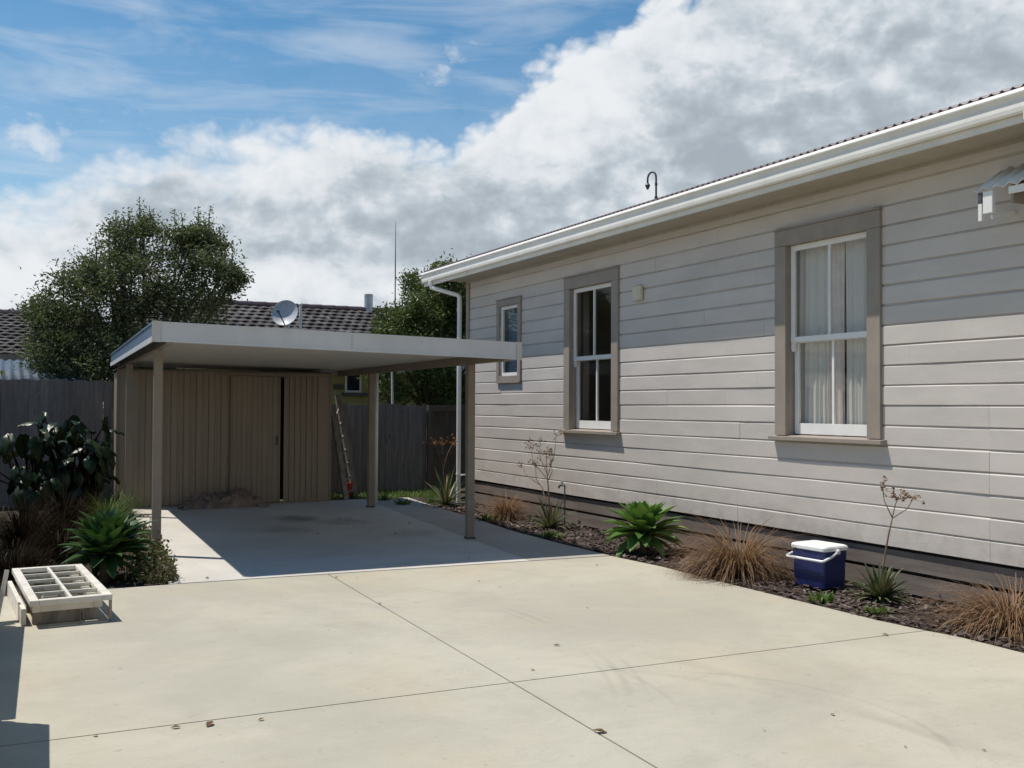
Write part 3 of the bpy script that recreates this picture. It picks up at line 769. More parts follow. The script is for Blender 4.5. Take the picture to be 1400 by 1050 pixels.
mb = MB(); mb.box(YX0, YX1, YE-.03, YE, YZE-.17, YZE+.01); mb.box(YX0, YX1, YE, 24.69, YZE-.19, YZE-.172); mb.build('fascia', M['white'], yh)
wa, wb_ = AY(474, 515, 24.68), AY(491, 534, 24.68)
mb = MB(); x0, x1, z0, z1 = wa.x, wb_.x, wb_.z, wb_.z+.85
for q in ((x0-.05, x0, z0-.05, z1), (x1, x1+.05, z0-.05, z1), (x0, x1, z0-.05, z0), (x0, x1, z1-.04, z1)): mb.box(q[0], q[1], 24.64, 24.68, q[2], q[3])
wy = mb.build('window', M['white'], yh)
mb = MB(); mb.box(x0, x1, 24.66, 24.675, z0, z1-.04); mb.build('pane', pmat('dark_glass', (.02, .025, .05), .08, .1, 5, 0, 60, .7), wy)
mb = MB(); mb.box(x0-.12, x1+.4, 24.52, 24.685, z0-.13, z0-.06); mb.build('sill', M['iron'], wy)
mb = MB(); mb.box(x0-.34, x0-.1, 24.62, 24.684, z0+.04, z0+.15); mb.build('meter_box', M['iron'], yh)

# satellite dish and vent pipe on the tiled roof
dc = AY(391, 429.5, 25.3); roofz = lambda y: YZE+(YZR-YZE)*(y-YE)/(YR_-YE)
ds = thing('satellite_dish', 'pale grey satellite dish with a dark feed arm above the carport roof', 'satellite dish', (dc.x+.12, 25.45, roofz(25.45)))
nrm = Vector((-.55, -.78, .30)).normalized()
mb = MB(); rr = .335; pf = [(rr*k/10, .30*(rr*k/10)**2/rr - .012) for k in range(11)] + [(rr+.008, .30*rr)] + [(rr*k/10, .30*(rr*k/10)**2/rr - .024) for k in range(10, -1, -1)]
mb.lathe(pf, dc, 32, nrm); mb.build('reflector', M['dish'], ds, smooth=True)
bot = dc - Vector((0, 0, .30)) + nrm*.05; feed = dc + Vector((-.30, -.42, .02))
mb = MB(); mb.tube([bot, feed], .016, 8); mb.build('feed_arm', M['iron'], ds)
mb = MB(); t = (dc-feed).normalized(); mb.tube([feed-t*.05, feed, feed+t*.07], [.03, .04, .025], 10); mb.build('feed_horn', M['iron'], ds)
mb = MB(); mb.tube([dc-nrm*.02, dc-nrm*.18, (dc.x+.12, 25.45, dc.z-.3), (dc.x+.12, 25.45, roofz(25.45)-.05)], .022, 8); mb.build('mast', M['steel'], ds)
vp = AY(411, 416, 25.0)
mb = MB(); mb.tube([(vp.x, 25.0, roofz(25)-.05), (vp.x, 25.0, vp.z)], .038, 12); mb.tube([(vp.x, 25.0, vp.z), (vp.x, 25.0, vp.z+.04)], [.055, .03], 12)
tag(mb.build('vent_pipe', M['white'], None, loc=(vp.x, 25.0, roofz(25))), 'white vent pipe rising from the tiled roof beside the satellite dish', 'vent pipe')
am = AY(541, 303, 29.5); 
mb = MB(); mb.tube([(am.x, 29.5, 2.5), (am.x, 29.5, am.z-1.5), (am.x, 29.5, am.z)], [.02, .018, .006], 6)
an = tag(mb.build('radio_mast', M['iron'], None, loc=(am.x, 29.5, 2.5)), 'tall thin radio aerial mast against the clouds beside the round tree', 'aerial')

gh = thing('tiled_house', 'low house with weathered dark tiled roof behind the left-hand tree', 'house', (-1, 28, 0))
GE = AY(0, 484, 25.2).z; GR = AY(0, 428, 28.6).z
mb = MB(); tiles(mb, -9, 2.3, 25.2, GE, 28.6, GR, .25, 14); rg = mb.build('roof', M['tile'], gh)
mb = MB(); mb.mesh([(-9, 25.2, GE-.01), (2.3, 25.2, GE-.01), (2.3, 28.6, GR-.02), (-9, 28.6, GR-.02), (-9, 32, GE), (2.3, 32, GE)], [(0,1,2,3), (3,2,5,4)]); mb.build('roof_underlay', M['black'], gh)
mb = MB(); x = -9
while x < 2.3:
    mb.tube([(x, 28.6, GR+.01), (x+.4, 28.6, GR+.02)], .085, 8); x += .39
mb.build('ridge_cap', M['roofiron'], rg)
mb = MB(); mb.box(-9, 2.3, 25.16, 25.2, GE-.19, GE+.0); mb.build('fascia', M['pinktim'], gh)
mb = MB(); mb.box(-8.6, 2.0, 25.7, 31.5, 0, GE-.02); mb.build('wall', M['trim'], gh)
ls = thing('lean_to_shed', 'shed with blue-grey corrugated roof just over the left fence', 'shed', (-1, 21.5, 0))
zt_ = AY(0, 492, 23.0).z; zb_ = AY(0, 520, 19.6).z
mb = MB(); corr_sheet(mb, (-5, 19.6, zb_), (1, 0, 0), (0, 3.4, zt_-zb_), 6.4, math.hypot(3.4, zt_-zb_), .15, .02)
mb.build('roof', pmat('bluegrey_iron', (.05, .078, .118), .7, .15, 3, .05, 60, .5), ls, smooth=True)
mb = MB(); mb.box(-4.9, 1.3, 19.75, 22.9, 0, zb_-.05); mb.build('wall', M['oldwood'], ls)

# ------------------------------------------------------------------ trees
def leafq(mb, c, L, w, rnd):
    d = Vector((rnd.gauss(0, 1), rnd.gauss(0, 1), rnd.gauss(.1, .8))).normalized()
    s = d.cross(Vector((rnd.gauss(0, 1), rnd.gauss(0, 1), rnd.gauss(0, 1)))).normalized()
    b = len(mb.v); f = s.cross(d)*(w*.25)
    mb.v += [c-d*L*.5, c+s*w*.5+f, c+d*L*.5, c-s*w*.5+f]; mb.f.append((b, b+1, b+2, b+3))
def tree(name, label, blobs, Y, dY, leaf, mat, per, trunk, shoots=(), group=None, seed=1, pale=None):
    rnd = random.Random(seed); d0 = Y/math.cos(0)
    root = thing(name, label, 'tree', (trunk[0], trunk[1], 0), group)
    base = Vector((trunk[0], trunk[1], -.1)); tm = MB(); cm = MB()
    fork = base + Vector((.1, .05, 1.3)); tm.tube([base, base+Vector((.03, .02, .7)), fork], [.15, .12, .11], 9)
    cents = []
    for (px, py, r) in blobs:
        c = AY(px, py, Y+rnd.uniform(-.2, .2)); rad = .93*r/F_PX*(c-CAM).length
        c.y += rnd.uniform(-1, 1)*dY
        k = (Y/c.y); 
        cents.append((c, rad))
        mid = fork.lerp(c, .5)+Vector((rnd.uniform(-.15, .15), rnd.uniform(-.15, .15), .15))
        tm.tube([fork, mid, c], [.055, .035, .014], 6)
        nsub = max(6, int(14*rad))
        for s in range(nsub*2):
            v = Vector((rnd.gauss(0, 1), rnd.gauss(0, 1), rnd.gauss(0, 1))).normalized()
            q = c + Vector((v.x*rad, v.y*max(rad, .5)*1.2, v.z*rad))*(rnd.uniform(.10, 1.0)**.6)
            tm.tube([c.lerp(q, .1), c.lerp(q, .6)+Vector((0, 0, .04)), q], [.012, .008, .003], 4, False)
            cl = rnd.uniform(.10, .22)*(.6+.5*rad)
            for i in range(int(per*rnd.uniform(.4, 1.5))):
                p = q + Vector((rnd.gauss(0, cl), rnd.gauss(0, cl), rnd.gauss(0, cl*.8)))
                leafq(cm, p, leaf*rnd.uniform(.7, 1.3), leaf*rnd.uniform(.32, .5), rnd)
    for (px, py0, py1) in shoots:
        a = AY(px, py0, Y); b = AY(px+rnd.uniform(-4, 4), py1, Y); a.y += rnd.uniform(-.4, .4); b.y = a.y
        tm.tube([a-Vector((0, 0, .3)), a, a.lerp(b, .5)+Vector((rnd.uniform(-.03, .03), 0, 0)), b], [.016, .013, .009, .005], 4, False)
        n = int((py0-py1)*2.2)
        for i in range(n):
            t = rnd.random()**1.5; p = a.lerp(b, t)+Vector((rnd.gauss(0, .05), rnd.gauss(0, .05), 0)); leafq(cm, p, leaf*.8, leaf*.3, rnd)
    if pale: tm2 = MB(); tm2.tube([pale, pale+Vector((.02, 0, 1.3)), pale+Vector((0, .02, 2.4))], [.035, .03, .02], 8); tm2.build('sapling_stem', M['oldpaint'], root)
    tm.build('trunk', M['bark_a'], root, smooth=True); cm.build('crown', mat, root)
    return root
LT = [(100,412,46),(150,368,44),(200,372,50),(255,372,46),(298,372,32),(92,462,48),(170,440,64),(250,430,54),(120,500,46),(195,486,48),(165,318,20),(196,312,11),(242,338,26),(282,336,20),(64,418,18),(318,386,16),
      (120,380,30),(300,410,30),(225,410,45),(70,480,30),(140,470,45),(185,345,25),(262,325,13),(66,440,30),(60,468,24),(84,505,36),(62,505,22),(135,520,36),(205,520,36),(110,440,40),(170,400,40)]
sh = [(195,320,268),(192,325,285),(160,320,283),(150,322,296),(172,320,290),(240,330,286),(252,330,290),(268,325,284),(276,330,296),(282,325,284),(300,345,312),(130,345,322),(315,370,345),(88,385,355),(180,330,300),(225,330,300),(205,310,280)]
tree('leafy_tree', 'broad wispy grey-green tree with upright twigs behind the left fence', LT, 20.6, .8, .080, M['tree_a'], 120, (2.3, 20.6), sh, seed=3)
RTB = [(582,425,46),(604,392,28),(552,452,36),(618,430,44),(655,425,44),(600,470,40),(560,420,26),(597,374,10),(585,388,20),(540,475,24),(650,470,40),(625,400,30),(640,385,26),(612,415,40),(640,440,42),(600,440,44),(570,450,40),
       (548,528,34),(590,520,36),(625,515,38),(660,510,38),(572,495,40),(535,505,24),(532,462,26),(546,436,26),(612,545,30),(650,545,28)]
tree('leafy_tree', 'dense rounded green tree behind the low fence beside the house corner', RTB, 21.8, .7, .095, M['tree_b'], 120, (9.0, 22.2), (), seed=5, pale=Vector((AY(536, 548, 19.0).x, 19.0, -.1)))

# ------------------------------------------------------------------ plants
def strap(mb, base, az, el, L, wid, bend, segs=8, fold=.25, prof='agave', twist=0):
    d = Vector((math.cos(az), math.sin(az), 0)); s = Vector((-math.sin(az), math.cos(az), 0))
    p = Vector(base); V = []; F = []; e = el
    for i in range(segs+1):
        t = i/segs
        if prof == 'agave': w = wid*(.42+1.6*t*(1-t)**.8*1.25 if t < .55 else 1.0*(1-((t-.55)/.45)**1.7)*1.0)
        else: w = wid*(1-t**2.2)*(.8+.4*t)
        w = max(w, .0015)
        fw = d*math.cos(e)+Vector((0, 0, 1))*math.sin(e); up = -d*math.sin(e)+Vector((0, 0, 1))*math.cos(e)
        V += [p - s*w*.5 + up*w*fold, p, p + s*w*.5 + up*w*fold]
        p = p + fw*(L/segs); e -= bend/segs*(0.4+1.2*t)
    for i in range(segs):
        F += [(3*i, 3*i+1, 3*i+4, 3*i+3), (3*i+1, 3*i+2, 3*i+5, 3*i+4)]
    mb.mesh(V, F)
def agave(c, name, label, n, L, wid, mat, seed, h=.15, heads=1, group=None):
    rnd = random.Random(seed); root = thing(name, label, 'agave', (c.x, c.y, 0), group)
    mb = MB(); st = MB()
    for hd in range(heads):
        o = Vector((0, 0, 0)) if hd == 0 else Vector((rnd.uniform(-.28, .28), rnd.uniform(-.2, .2), rnd.uniform(-.06, .08)))
        st.tube([(c.x+o.x*.5, c.y+o.y*.5, -.05), (c.x+o.x, c.y+o.y, h+o.z)], [.045, .04], 8)
        for i in range(n):
            t = i/n; az = i*2.39996+rnd.uniform(-.15, .15); el = R(86)*(1-t)**.75 - R(26)*t + rnd.uniform(-.1, .1)
            l = L*(.62+.45*math.sin(min(1, t*1.35)*math.pi*.62))*rnd.uniform(.9, 1.1)
            b = Vector((c.x, c.y, h))+o+Vector((math.cos(az), math.sin(az), 0))*.025+Vector((0, 0, .05*(1-t)))
            strap(mb, b, az, el, l, wid*rnd.uniform(.85, 1.1), R(22)*(.3+t)+rnd.uniform(0, .2), 8, .22)
    mb.build('rosette', mat, root, smooth=True); st.build('stem', M['bark_a'], root, smooth=True)
    return root
def tussock(c, name, label, n, L, mat, seed, spread=.09, group=None, lean=(0, 0), flat=.0, cat='grass clump'):
    rnd = random.Random(seed); mb = MB()
    for i in range(n):
        if i % 24 == 0: ta, tl = rnd.uniform(0, 6.283), rnd.uniform(.7, 1.12)
        az = ta+rnd.gauss(0, .28) if rnd.random() < .7 else rnd.uniform(0, 6.283); el = R(88)-abs(rnd.gauss(0, R(36)))-flat*rnd.random()
        rr = spread*math.sqrt(rnd.random())
        b = Vector((c.x+math.cos(az)*rr, c.y+math.sin(az)*rr, -.01))
        d = Vector((math.cos(az)+lean[0], math.sin(az)+lean[1])); a2 = math.atan2(d.y, d.x)
        l = L*tl*rnd.uniform(.55, 1.12)
        strap(mb, b, a2, max(el, R(15)), l, rnd.uniform(.004, .0085), rnd.uniform(R(60), R(150))*(.8+flat), 8, .1, 'grass')
    return tag(mb.build(name, mat, None, loc=(c.x, c.y, 0)), label, cat, group)
def rosette(c, name, label, n, L, wid, mat, seed, stalks, seedmat, group=None, cat='succulent'):
    rnd = random.Random(seed); root = thing(name, label, cat, (c.x, c.y, 0), group); mb = MB()
    for i in range(n):
        t = i/n; az = i*2.39996+rnd.uniform(-.2, .2); el = R(82)*(1-t)**.9-R(8)*t+rnd.uniform(-.12, .12)
        strap(mb, Vector((c.x, c.y, .02))+Vector((math.cos(az), math.sin(az), 0))*.03, az, el, L*rnd.uniform(.75, 1.15), wid*rnd.uniform(.8, 1.1), R(30)*(.3+t)+rnd.uniform(0, .3), 7, .2, 'grass')
    mb.build('leaves', mat, root, smooth=True)
    if stalks:
        sm = MB(); heads_ = []
        for path, rads, head in stalks:
            sm.tube(path, rads, 6)
            hm = MB()
            if head: heads_.append(hm)
            if head:
                e = Vector(path[-1])
                for i in range(head):
                    q = e + Vector((rnd.gauss(0, .05), rnd.gauss(0, .05), rnd.gauss(.0, .035)))
                    hm.tube([e-Vector((0, 0, .04)), q], [.0025, .0015], 3, False)
                    for j in range(4): leafq(hm, q+Vector((rnd.gauss(0, .008), rnd.gauss(0, .008), rnd.gauss(0, .01))), .028, .016, rnd)
        sm.build('flower_stalk', M['stalk'], root, smooth=True)
        for hm in heads_: hm.build('flower_head', seedmat, root)
    return root

# the bed beside the house
c = G(880, 757); c = Vector((6.28, c.y*6.28/c.x, 0))
agave(c, 'agave', 'bright green agave rosette at the driveway corner against the house wall', 74, .43, .14, M['agave'], 11, h=.20)
tussock(AX(692, 707, 6.45)*1, 'sedge_clump', 'tan sedge clump between the near carport post and the dry flower stalks', 800, .60, M['drygrass'], 21, .10, 'brown sedge clumps along the house', (-.05, 0), .35)
tussock(Vector((6.28, 7.68, 0)), 'sedge_clump', 'large reddish brown sedge clump sprawling beside the blue cooler box', 1500, .86, M['drygrass'], 22, .10, 'brown sedge clumps along the house', (-.22, .18), .55)
mb = None
tussock(Vector((6.52, 4.98, 0)), 'sedge_clump', 'drooping brown sedge clump at the right edge of the bed', 1200, .66, M['drygrass'], 23, .13, 'brown sedge clumps along the house', (-.35, .6), .8)
def st(px, py, X): return AX(px, py, X)
X1 = 6.42; b = AX(752, 716, X1); b.z = .05
P = lambda x, y: AX(x, y, X1)
stalks = [([b, P(750, 672), P(748, 650), P(746, 616)], [.011, .009, .007, .004], 16),
          ([P(748, 660), P(755, 645), P(753, 628)], [.006, .005, .003], 8), ([P(749, 650), P(758, 620), P(761, 592)], [.005, .004, .003], 7),
          ([b, P(742, 668), P(733, 655), P(732, 632)], [.009, .008, .006, .004], 12), ([P(739, 664), P(718, 648), P(714, 634)], [.005, .004, .003], 6),
          ([P(748, 655), P(728, 630), P(726, 608)], [.005, .004, .003], 10), ([P(748, 648), P(738, 625), P(738, 607)], [.004, .003, .003], 7)]
rosette(Vector((b.x, b.y, 0)), 'strap_leaf_plant', 'grey-green strap-leaf rosette with tall branched dry flower stalks below the middle window', 46, .40, .045, M['rosette'], 31, stalks, M['seed'], 'strap-leaf plants in the house bed', 'plant')
X1 = 6.55; b = AX(1203, 824, X1); b.z = .03
stalks = [([b, P(1208, 770), P(1215, 730), P(1220, 708)], [.011, .009, .008, .006], 0), ([P(1220, 708), P(1209, 685), P(1206, 660)], [.005, .004, .003], 7),
          ([P(1219, 712), P(1224, 690), P(1230, 676)], [.005, .004, .003], 12), ([P(1221, 708), P(1240, 696), P(1252, 676)], [.004, .0035, .003], 8)]
rosette(Vector((b.x, b.y, 0)), 'strap_leaf_plant', 'dark strap-leaf rosette with one slender pale flower stalk beside the cooler box', 80, .30, .040, M['rosette'], 32, stalks, M['seed'], 'strap-leaf plants in the house bed', 'plant')
X1 = 6.6; b = AX(610, 690, X1); b = G(610, 692); b.z = .03
P = lambda x, y: AY(x, y, b.y)
stalks = [([b, P(607, 655), P(606, 640), P(612, 620), P(620, 604)], [.008, .006, .005, .004, .003], 14), ([P(608, 632), P(604, 612), P(605, 603)], [.004, .003, .003], 10), ([P(607, 640), P(598, 615), P(594, 604)], [.004, .003, .002], 5)]
rosette(Vector((b.x, b.y, 0)), 'strap_leaf_plant', 'spiky strap-leaf plant with drooping orange flower head near the gate', 40, .62, .05, M['rosette'], 33, stalks, M['orangeseed'], None, 'plant')
def weed(c, label, n, L, seed, mat='grass', wid=.02, group='low green weeds in the bed'):
    rnd = random.Random(seed); mb = MB()
    for i in range(n):
        az = rnd.uniform(0, 6.283); o = Vector((rnd.gauss(0, .05), rnd.gauss(0, .05), 0))
        strap(mb, Vector((c.x, c.y, 0))+o, az, rnd.uniform(.3, 1.4), L*rnd.uniform(.5, 1.2), wid*rnd.uniform(.6, 1.3), rnd.uniform(.2, 1.2), 5, .15, 'agave')
    return tag(mb.build('weed', M[mat], None, smooth=True, loc=(c.x, c.y, 0)), label, 'weed', group)
weed(AX(755, 728, 6.02), 'small bright green weed in front of the branched dry flower stalks', 60, .10, 1)
weed(AX(666, 716, 6.08), 'low green weed at the foot of the tan sedge clump', 60, .11, 2)
weed(AX(1122, 822, 6.05), 'bright green weed on the bark below the cooler box', 60, .09, 3)
weed(AX(1195, 842, 6.1), 'pale green weed in front of the slender flower stalk plant', 40, .08, 4)
weed(G(590, 688), 'pale leafy weed left of the spiky plant near the gate', 50, .16, 5)
weed(G(550, 690), 'low green weed on the verge behind the rear carport post', 70, .12, 6)
weed(G(526, 684), 'leafy green weed tight against the rear post downpipe', 60, .16, 7)

# garden tap
tp = AX(772, 700, 6.78); tp.z = 0
tap = thing('garden_tap', 'slender black garden tap standpipe below the middle window', 'tap', (tp.x, tp.y, 0))
zt = AX(770, 664, 6.78).z
mb = MB(); mb.tube([(tp.x, tp.y, -.05), (tp.x, tp.y, zt)], .010, 8); mb.build('standpipe', M['iron'], tap)
mb = MB(); mb.tube([(tp.x, tp.y, zt), (tp.x-.02, tp.y+.05, zt+.01), (tp.x-.03, tp.y+.10, zt-.01), (tp.x-.03, tp.y+.11, zt-.04)], [.013, .014, .013, .012], 8); mb.build('spout', M['iron'], tap)
mb = MB(); mb.tube([(tp.x-.015, tp.y+.045, zt+.005), (tp.x-.015, tp.y+.045, zt+.04)], .006, 6); mb.tube([(tp.x-.015, tp.y+.015, zt+.042), (tp.x-.015, tp.y+.075, zt+.042)], .008, 6); mb.build('handle', M['iron'], tap)

# cooler box
near = G(1127, 808); left = G(1088, 800)
ax = (left-near).normalized(); ay = Vector((ax.y, -ax.x, 0))
if ay.dot(RT) < 0: ay = -ay
CLW, CLD, CLH = .385, .30, .40
TK = Matrix(((ax.x, ay.x, 0, near.x), (ax.y, ay.y, 0, near.y), (0, 0, 1, 0), (0, 0, 0, 1)))
TK = Matrix.Translation((near.x, near.y, 0)) @ Matrix(((ax.x, ay.x, 0, 0), (ax.y, ay.y, 0, 0), (0, 0, 1, 0), (0, 0, 0, 1)))
ck = thing('cooler_box', 'navy blue cooler box with white lid and handle in the bed', 'cooler box', tuple(near + ax*CLW/2 + ay*CLD/2))
def rrect(x0, x1, y0, y1, r, n=5):
    pts = []
    for cx, cy, a0 in ((x1-r, y0+r, -90), (x1-r, y1-r, 0), (x0+r, y1-r, 90), (x0+r, y0+r, 180)):
        for k in range(n+1): a = R(a0+90*k/n); pts.append((cx+r*math.cos(a), cy+r*math.sin(a)))
    return pts
def loft(mb, levels):
    V = []; F = []; n = len(levels[0][0])
    for pts, z in levels: V += [(x, y, z) for x, y in pts]
    for i in range(len(levels)-1):
        for k in range(n): F.append((i*n+k, i*n+(k+1) % n, (i+1)*n+(k+1) % n, (i+1)*n+k))
    F += [tuple(range(n-1, -1, -1)), tuple(range((len(levels)-1)*n, len(levels)*n))]
    mb.mesh(V, F)
q = lambda i, r=.035: rrect(i, CLW-i, i, CLD-i, r)
mb = MB(TK); loft(mb, [(q(.02), 0), (q(.012), .012), (q(.006), .12), (q(.006), .25), (q(.0), .255), (q(-.002), .30), (q(0), .335)]); mb.build('body', M['bluepl'], ck)
mb = MB(TK); loft(mb, [(q(-.008, .04), .336), (q(-.012, .04), .342), (q(-.012, .04), .365), (q(-.004, .04), .378), (q(.015, .03), .384), (q(.03, .03), .380), (q(.04, .03), .381)]); mb.build('lid', M['whitepl'], ck)
mb = MB(TK)
hy = -.028; hz = .262
mb.tube([(-.022, CLD*.5, .33), (-.022, CLD*.2, .288), (-.022, hy, hz), (-.012, hy-.012, hz-.004), (CLW+.012, hy-.012, hz-.004), (CLW+.022, hy, hz), (CLW+.022, CLD*.2, .288), (CLW+.022, CLD*.5, .33)], .0125, 10)
mb.tube([(-.03, CLD*.5, .33), (.0, CLD*.5, .33)], .024, 12); mb.tube([(CLW, CLD*.5, .33), (CLW+.03, CLD*.5, .33)], .024, 12)
mb.build('handle', M['whitepl'], ck, smooth=True)

# the garden on the left
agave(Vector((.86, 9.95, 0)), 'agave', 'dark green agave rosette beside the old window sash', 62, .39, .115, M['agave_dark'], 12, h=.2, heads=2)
def taro(c, label, n, seed, ht, spread):
    rnd = random.Random(seed); root = thing('big_leaf_plant', label, 'plant', (c[0], c[1], 0), 'big-leaved plants by the left fence'); lm = MB(); sm = MB()
    for i in range(n):
        az = rnd.uniform(0, 6.283); h = ht*rnd.uniform(.32, 1.05); o = spread*rnd.uniform(.2, 1.25)
        b = Vector((c[0]+rnd.gauss(0, .06), c[1]+rnd.gauss(0, .06), -.03)); t = Vector((c[0]+math.cos(az)*o, c[1]+math.sin(az)*o, h))
        sm.tube([b, b.lerp(t, .5)+Vector((0, 0, .2)), t], [.016, .012, .008], 6)
        L = rnd.uniform(.15, .30); W_ = L*.78; d = Vector((math.cos(az), math.sin(az), 0)); s = Vector((-d.y, d.x, 0))
        e = -rnd.uniform(-.3, 1.5); V = []; F = []; k = 9; p = t-d*L*.25
        for j in range(k+1):
            u = j/k; w = W_*(math.sin(math.pi*min(1, u*.9+.08))**.7)*(1-u*.45)*.62
            wav = .018*math.sin(u*14+i)
            fw = d*math.cos(e)+Vector((0, 0, 1))*math.sin(e); up = Vector((0, 0, 1))*math.cos(e)-d*math.sin(e)
            V += [p-s*w+up*(w*-.12+wav), p-s*w*.5+up*(.02), p, p+s*w*.5+up*(.02), p+s*w+up*(w*-.12-wav)]
            p = p+fw*(L*1.25/k); e -= .09
        for j in range(k):
            for q_ in range(4): F.append((5*j+q_, 5*j+q_+1, 5*j+q_+6, 5*j+q_+5))
        lm.mesh(V, F)
    sm.build('stems', M['darksedge'], root, smooth=True); lm.build('leaves', M['taro'], root, smooth=True); return root
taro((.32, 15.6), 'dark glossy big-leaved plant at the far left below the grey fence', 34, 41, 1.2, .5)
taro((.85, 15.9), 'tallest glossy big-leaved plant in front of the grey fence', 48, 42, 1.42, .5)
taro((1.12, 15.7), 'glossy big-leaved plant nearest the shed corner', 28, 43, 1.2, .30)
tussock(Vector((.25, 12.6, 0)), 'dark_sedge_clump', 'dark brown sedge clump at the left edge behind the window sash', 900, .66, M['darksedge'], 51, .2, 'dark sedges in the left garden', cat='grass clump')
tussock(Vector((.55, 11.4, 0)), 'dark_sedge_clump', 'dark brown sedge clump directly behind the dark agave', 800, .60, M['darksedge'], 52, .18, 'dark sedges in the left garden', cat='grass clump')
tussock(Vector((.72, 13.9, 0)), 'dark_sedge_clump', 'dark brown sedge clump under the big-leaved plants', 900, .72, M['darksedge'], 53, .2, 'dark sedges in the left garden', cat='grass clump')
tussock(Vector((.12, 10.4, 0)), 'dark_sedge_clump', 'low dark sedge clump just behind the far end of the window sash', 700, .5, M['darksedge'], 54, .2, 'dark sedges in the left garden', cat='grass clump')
tussock(G(160, 706), 'green_grass_tuft', 'bright green grass tuft beside the rear left carport post', 700, .55, M['grass'], 55, .16, None)
tussock(G(146, 716), 'green_grass_tuft', 'green grass tuft between the dark sedges and the dark agave', 600, .5, M['grass'], 56, .16, None)
rnd = random.Random(61); mb = MB()
for i in range(4600):
    v = rnd.random(); y = 9.5+v*3.2; x = 1.36+.062*(y-9.445)+.05-abs(rnd.gauss(0, .16)) + (.04 if rnd.random() < .2 else 0); z = abs(rnd.gauss(0, .085))
    leafq(mb, Vector((x, y, z)), .045, .026, rnd)
struct(mb.build('groundcover', M['groundcover']), 'stuff')
mb = MB()
for i in range(2600):
    x = rnd.uniform(-.5, 1.5); y = rnd.uniform(10, 16.5); strap(mb, Vector((x, y, -.02)), rnd.uniform(0, 6.3), rnd.uniform(.6, 1.4), rnd.uniform(.06, .22), .007, rnd.uniform(.3, 1.2), 4, .1, 'grass')
struct(mb.build('rough_grass', M['groundcover']), 'stuff')
mb = MB()
for i in range(3500):
    x = rnd.uniform(4.95, 7.3); y = rnd.uniform(16.65, 17.7); strap(mb, Vector((x, y, -.03)), rnd.uniform(0, 6.3), rnd.uniform(.6, 1.4), rnd.uniform(.05, .16), .008, rnd.uniform(.3, 1.2), 4, .1, 'grass')
struct(mb.build('verge_grass', M['grass']), 'stuff')

sr = thing('added_shade_shrub', 'large bushy shrub added out of view to shade the left garden', 'shrub', (-1.25, 12.8, 0))  # unseen shrub, added to cast shade over the left garden
cm = MB(); tm = MB()
for i in range(60):
    v = Vector((rnd.gauss(0, 1), rnd.gauss(0, 1), rnd.gauss(0, 1))).normalized()*rnd.uniform(.4, 1)
    q = Vector((-1.25+v.x*.85, 12.8+v.y*2.3, 1.75+v.z*1.2)); tm.tube([(-1.25, 12.8+v.y*.8, -.05), (-1.25+v.x*.3, 12.8+v.y*1.5, .8), q], [.03, .022, .006], 5, False)
    for k in range(150): leafq(cm, q+Vector((rnd.gauss(0, .14), rnd.gauss(0, .25), rnd.gauss(0, .22))), .11, .05, rnd)
tm.build('stems', M['bark_a'], sr); cm.build('foliage', M['tree_b'], sr)

# ladder and bucket beside the shed
ld = thing('wooden_ladder', 'old weathered wooden ladder leaning beside the shed', 'ladder', (5.25, 16.75, 0))
A0_, A1_ = AY(473, 688, 16.6), AY(455, 560, 17.0); B0_, B1_ = AY(486, 684, 16.95), AY(461, 540, 17.3)
for a, b in ((A0_, A1_), (B0_, B1_)):
    mb = MB(); a = a.copy(); a.z = 0; mb.beam(a, b, .085, .085, (0, 1, 0)); mb.build('rail', M['oldwood'], ld)
for k in range(7):
    t = .1+k*.13; p = A0_.lerp(A1_, t); q2 = B0_.lerp(B1_, t); mb = MB(); mb.tube([p, q2], .018, 6); mb.build('rung', M['oldwood'], ld)
bk = G(486, 684); bk = Vector((5.42, 17.05, 0))
bt = thing('plastic_bucket', 'red plastic bucket standing behind the old ladder', 'bucket', tuple(bk))
mb = MB(); mb.lathe([(0.001, 0), (.08, 0), (.11, .23), (.12, .235), (.12, .25), (.107, .248), (.078, .01), (.001, .01)], bk, 20); mb.build('body', M['redpl'], bt, smooth=False)
mb = MB(); mb.tube([bk+Vector((.115*math.cos(a), .05, .23+.09*math.sin(a))) for a in [math.pi*k/10 for k in range(11)]], .004, 6); mb.build('handle', M['iron'], bt)

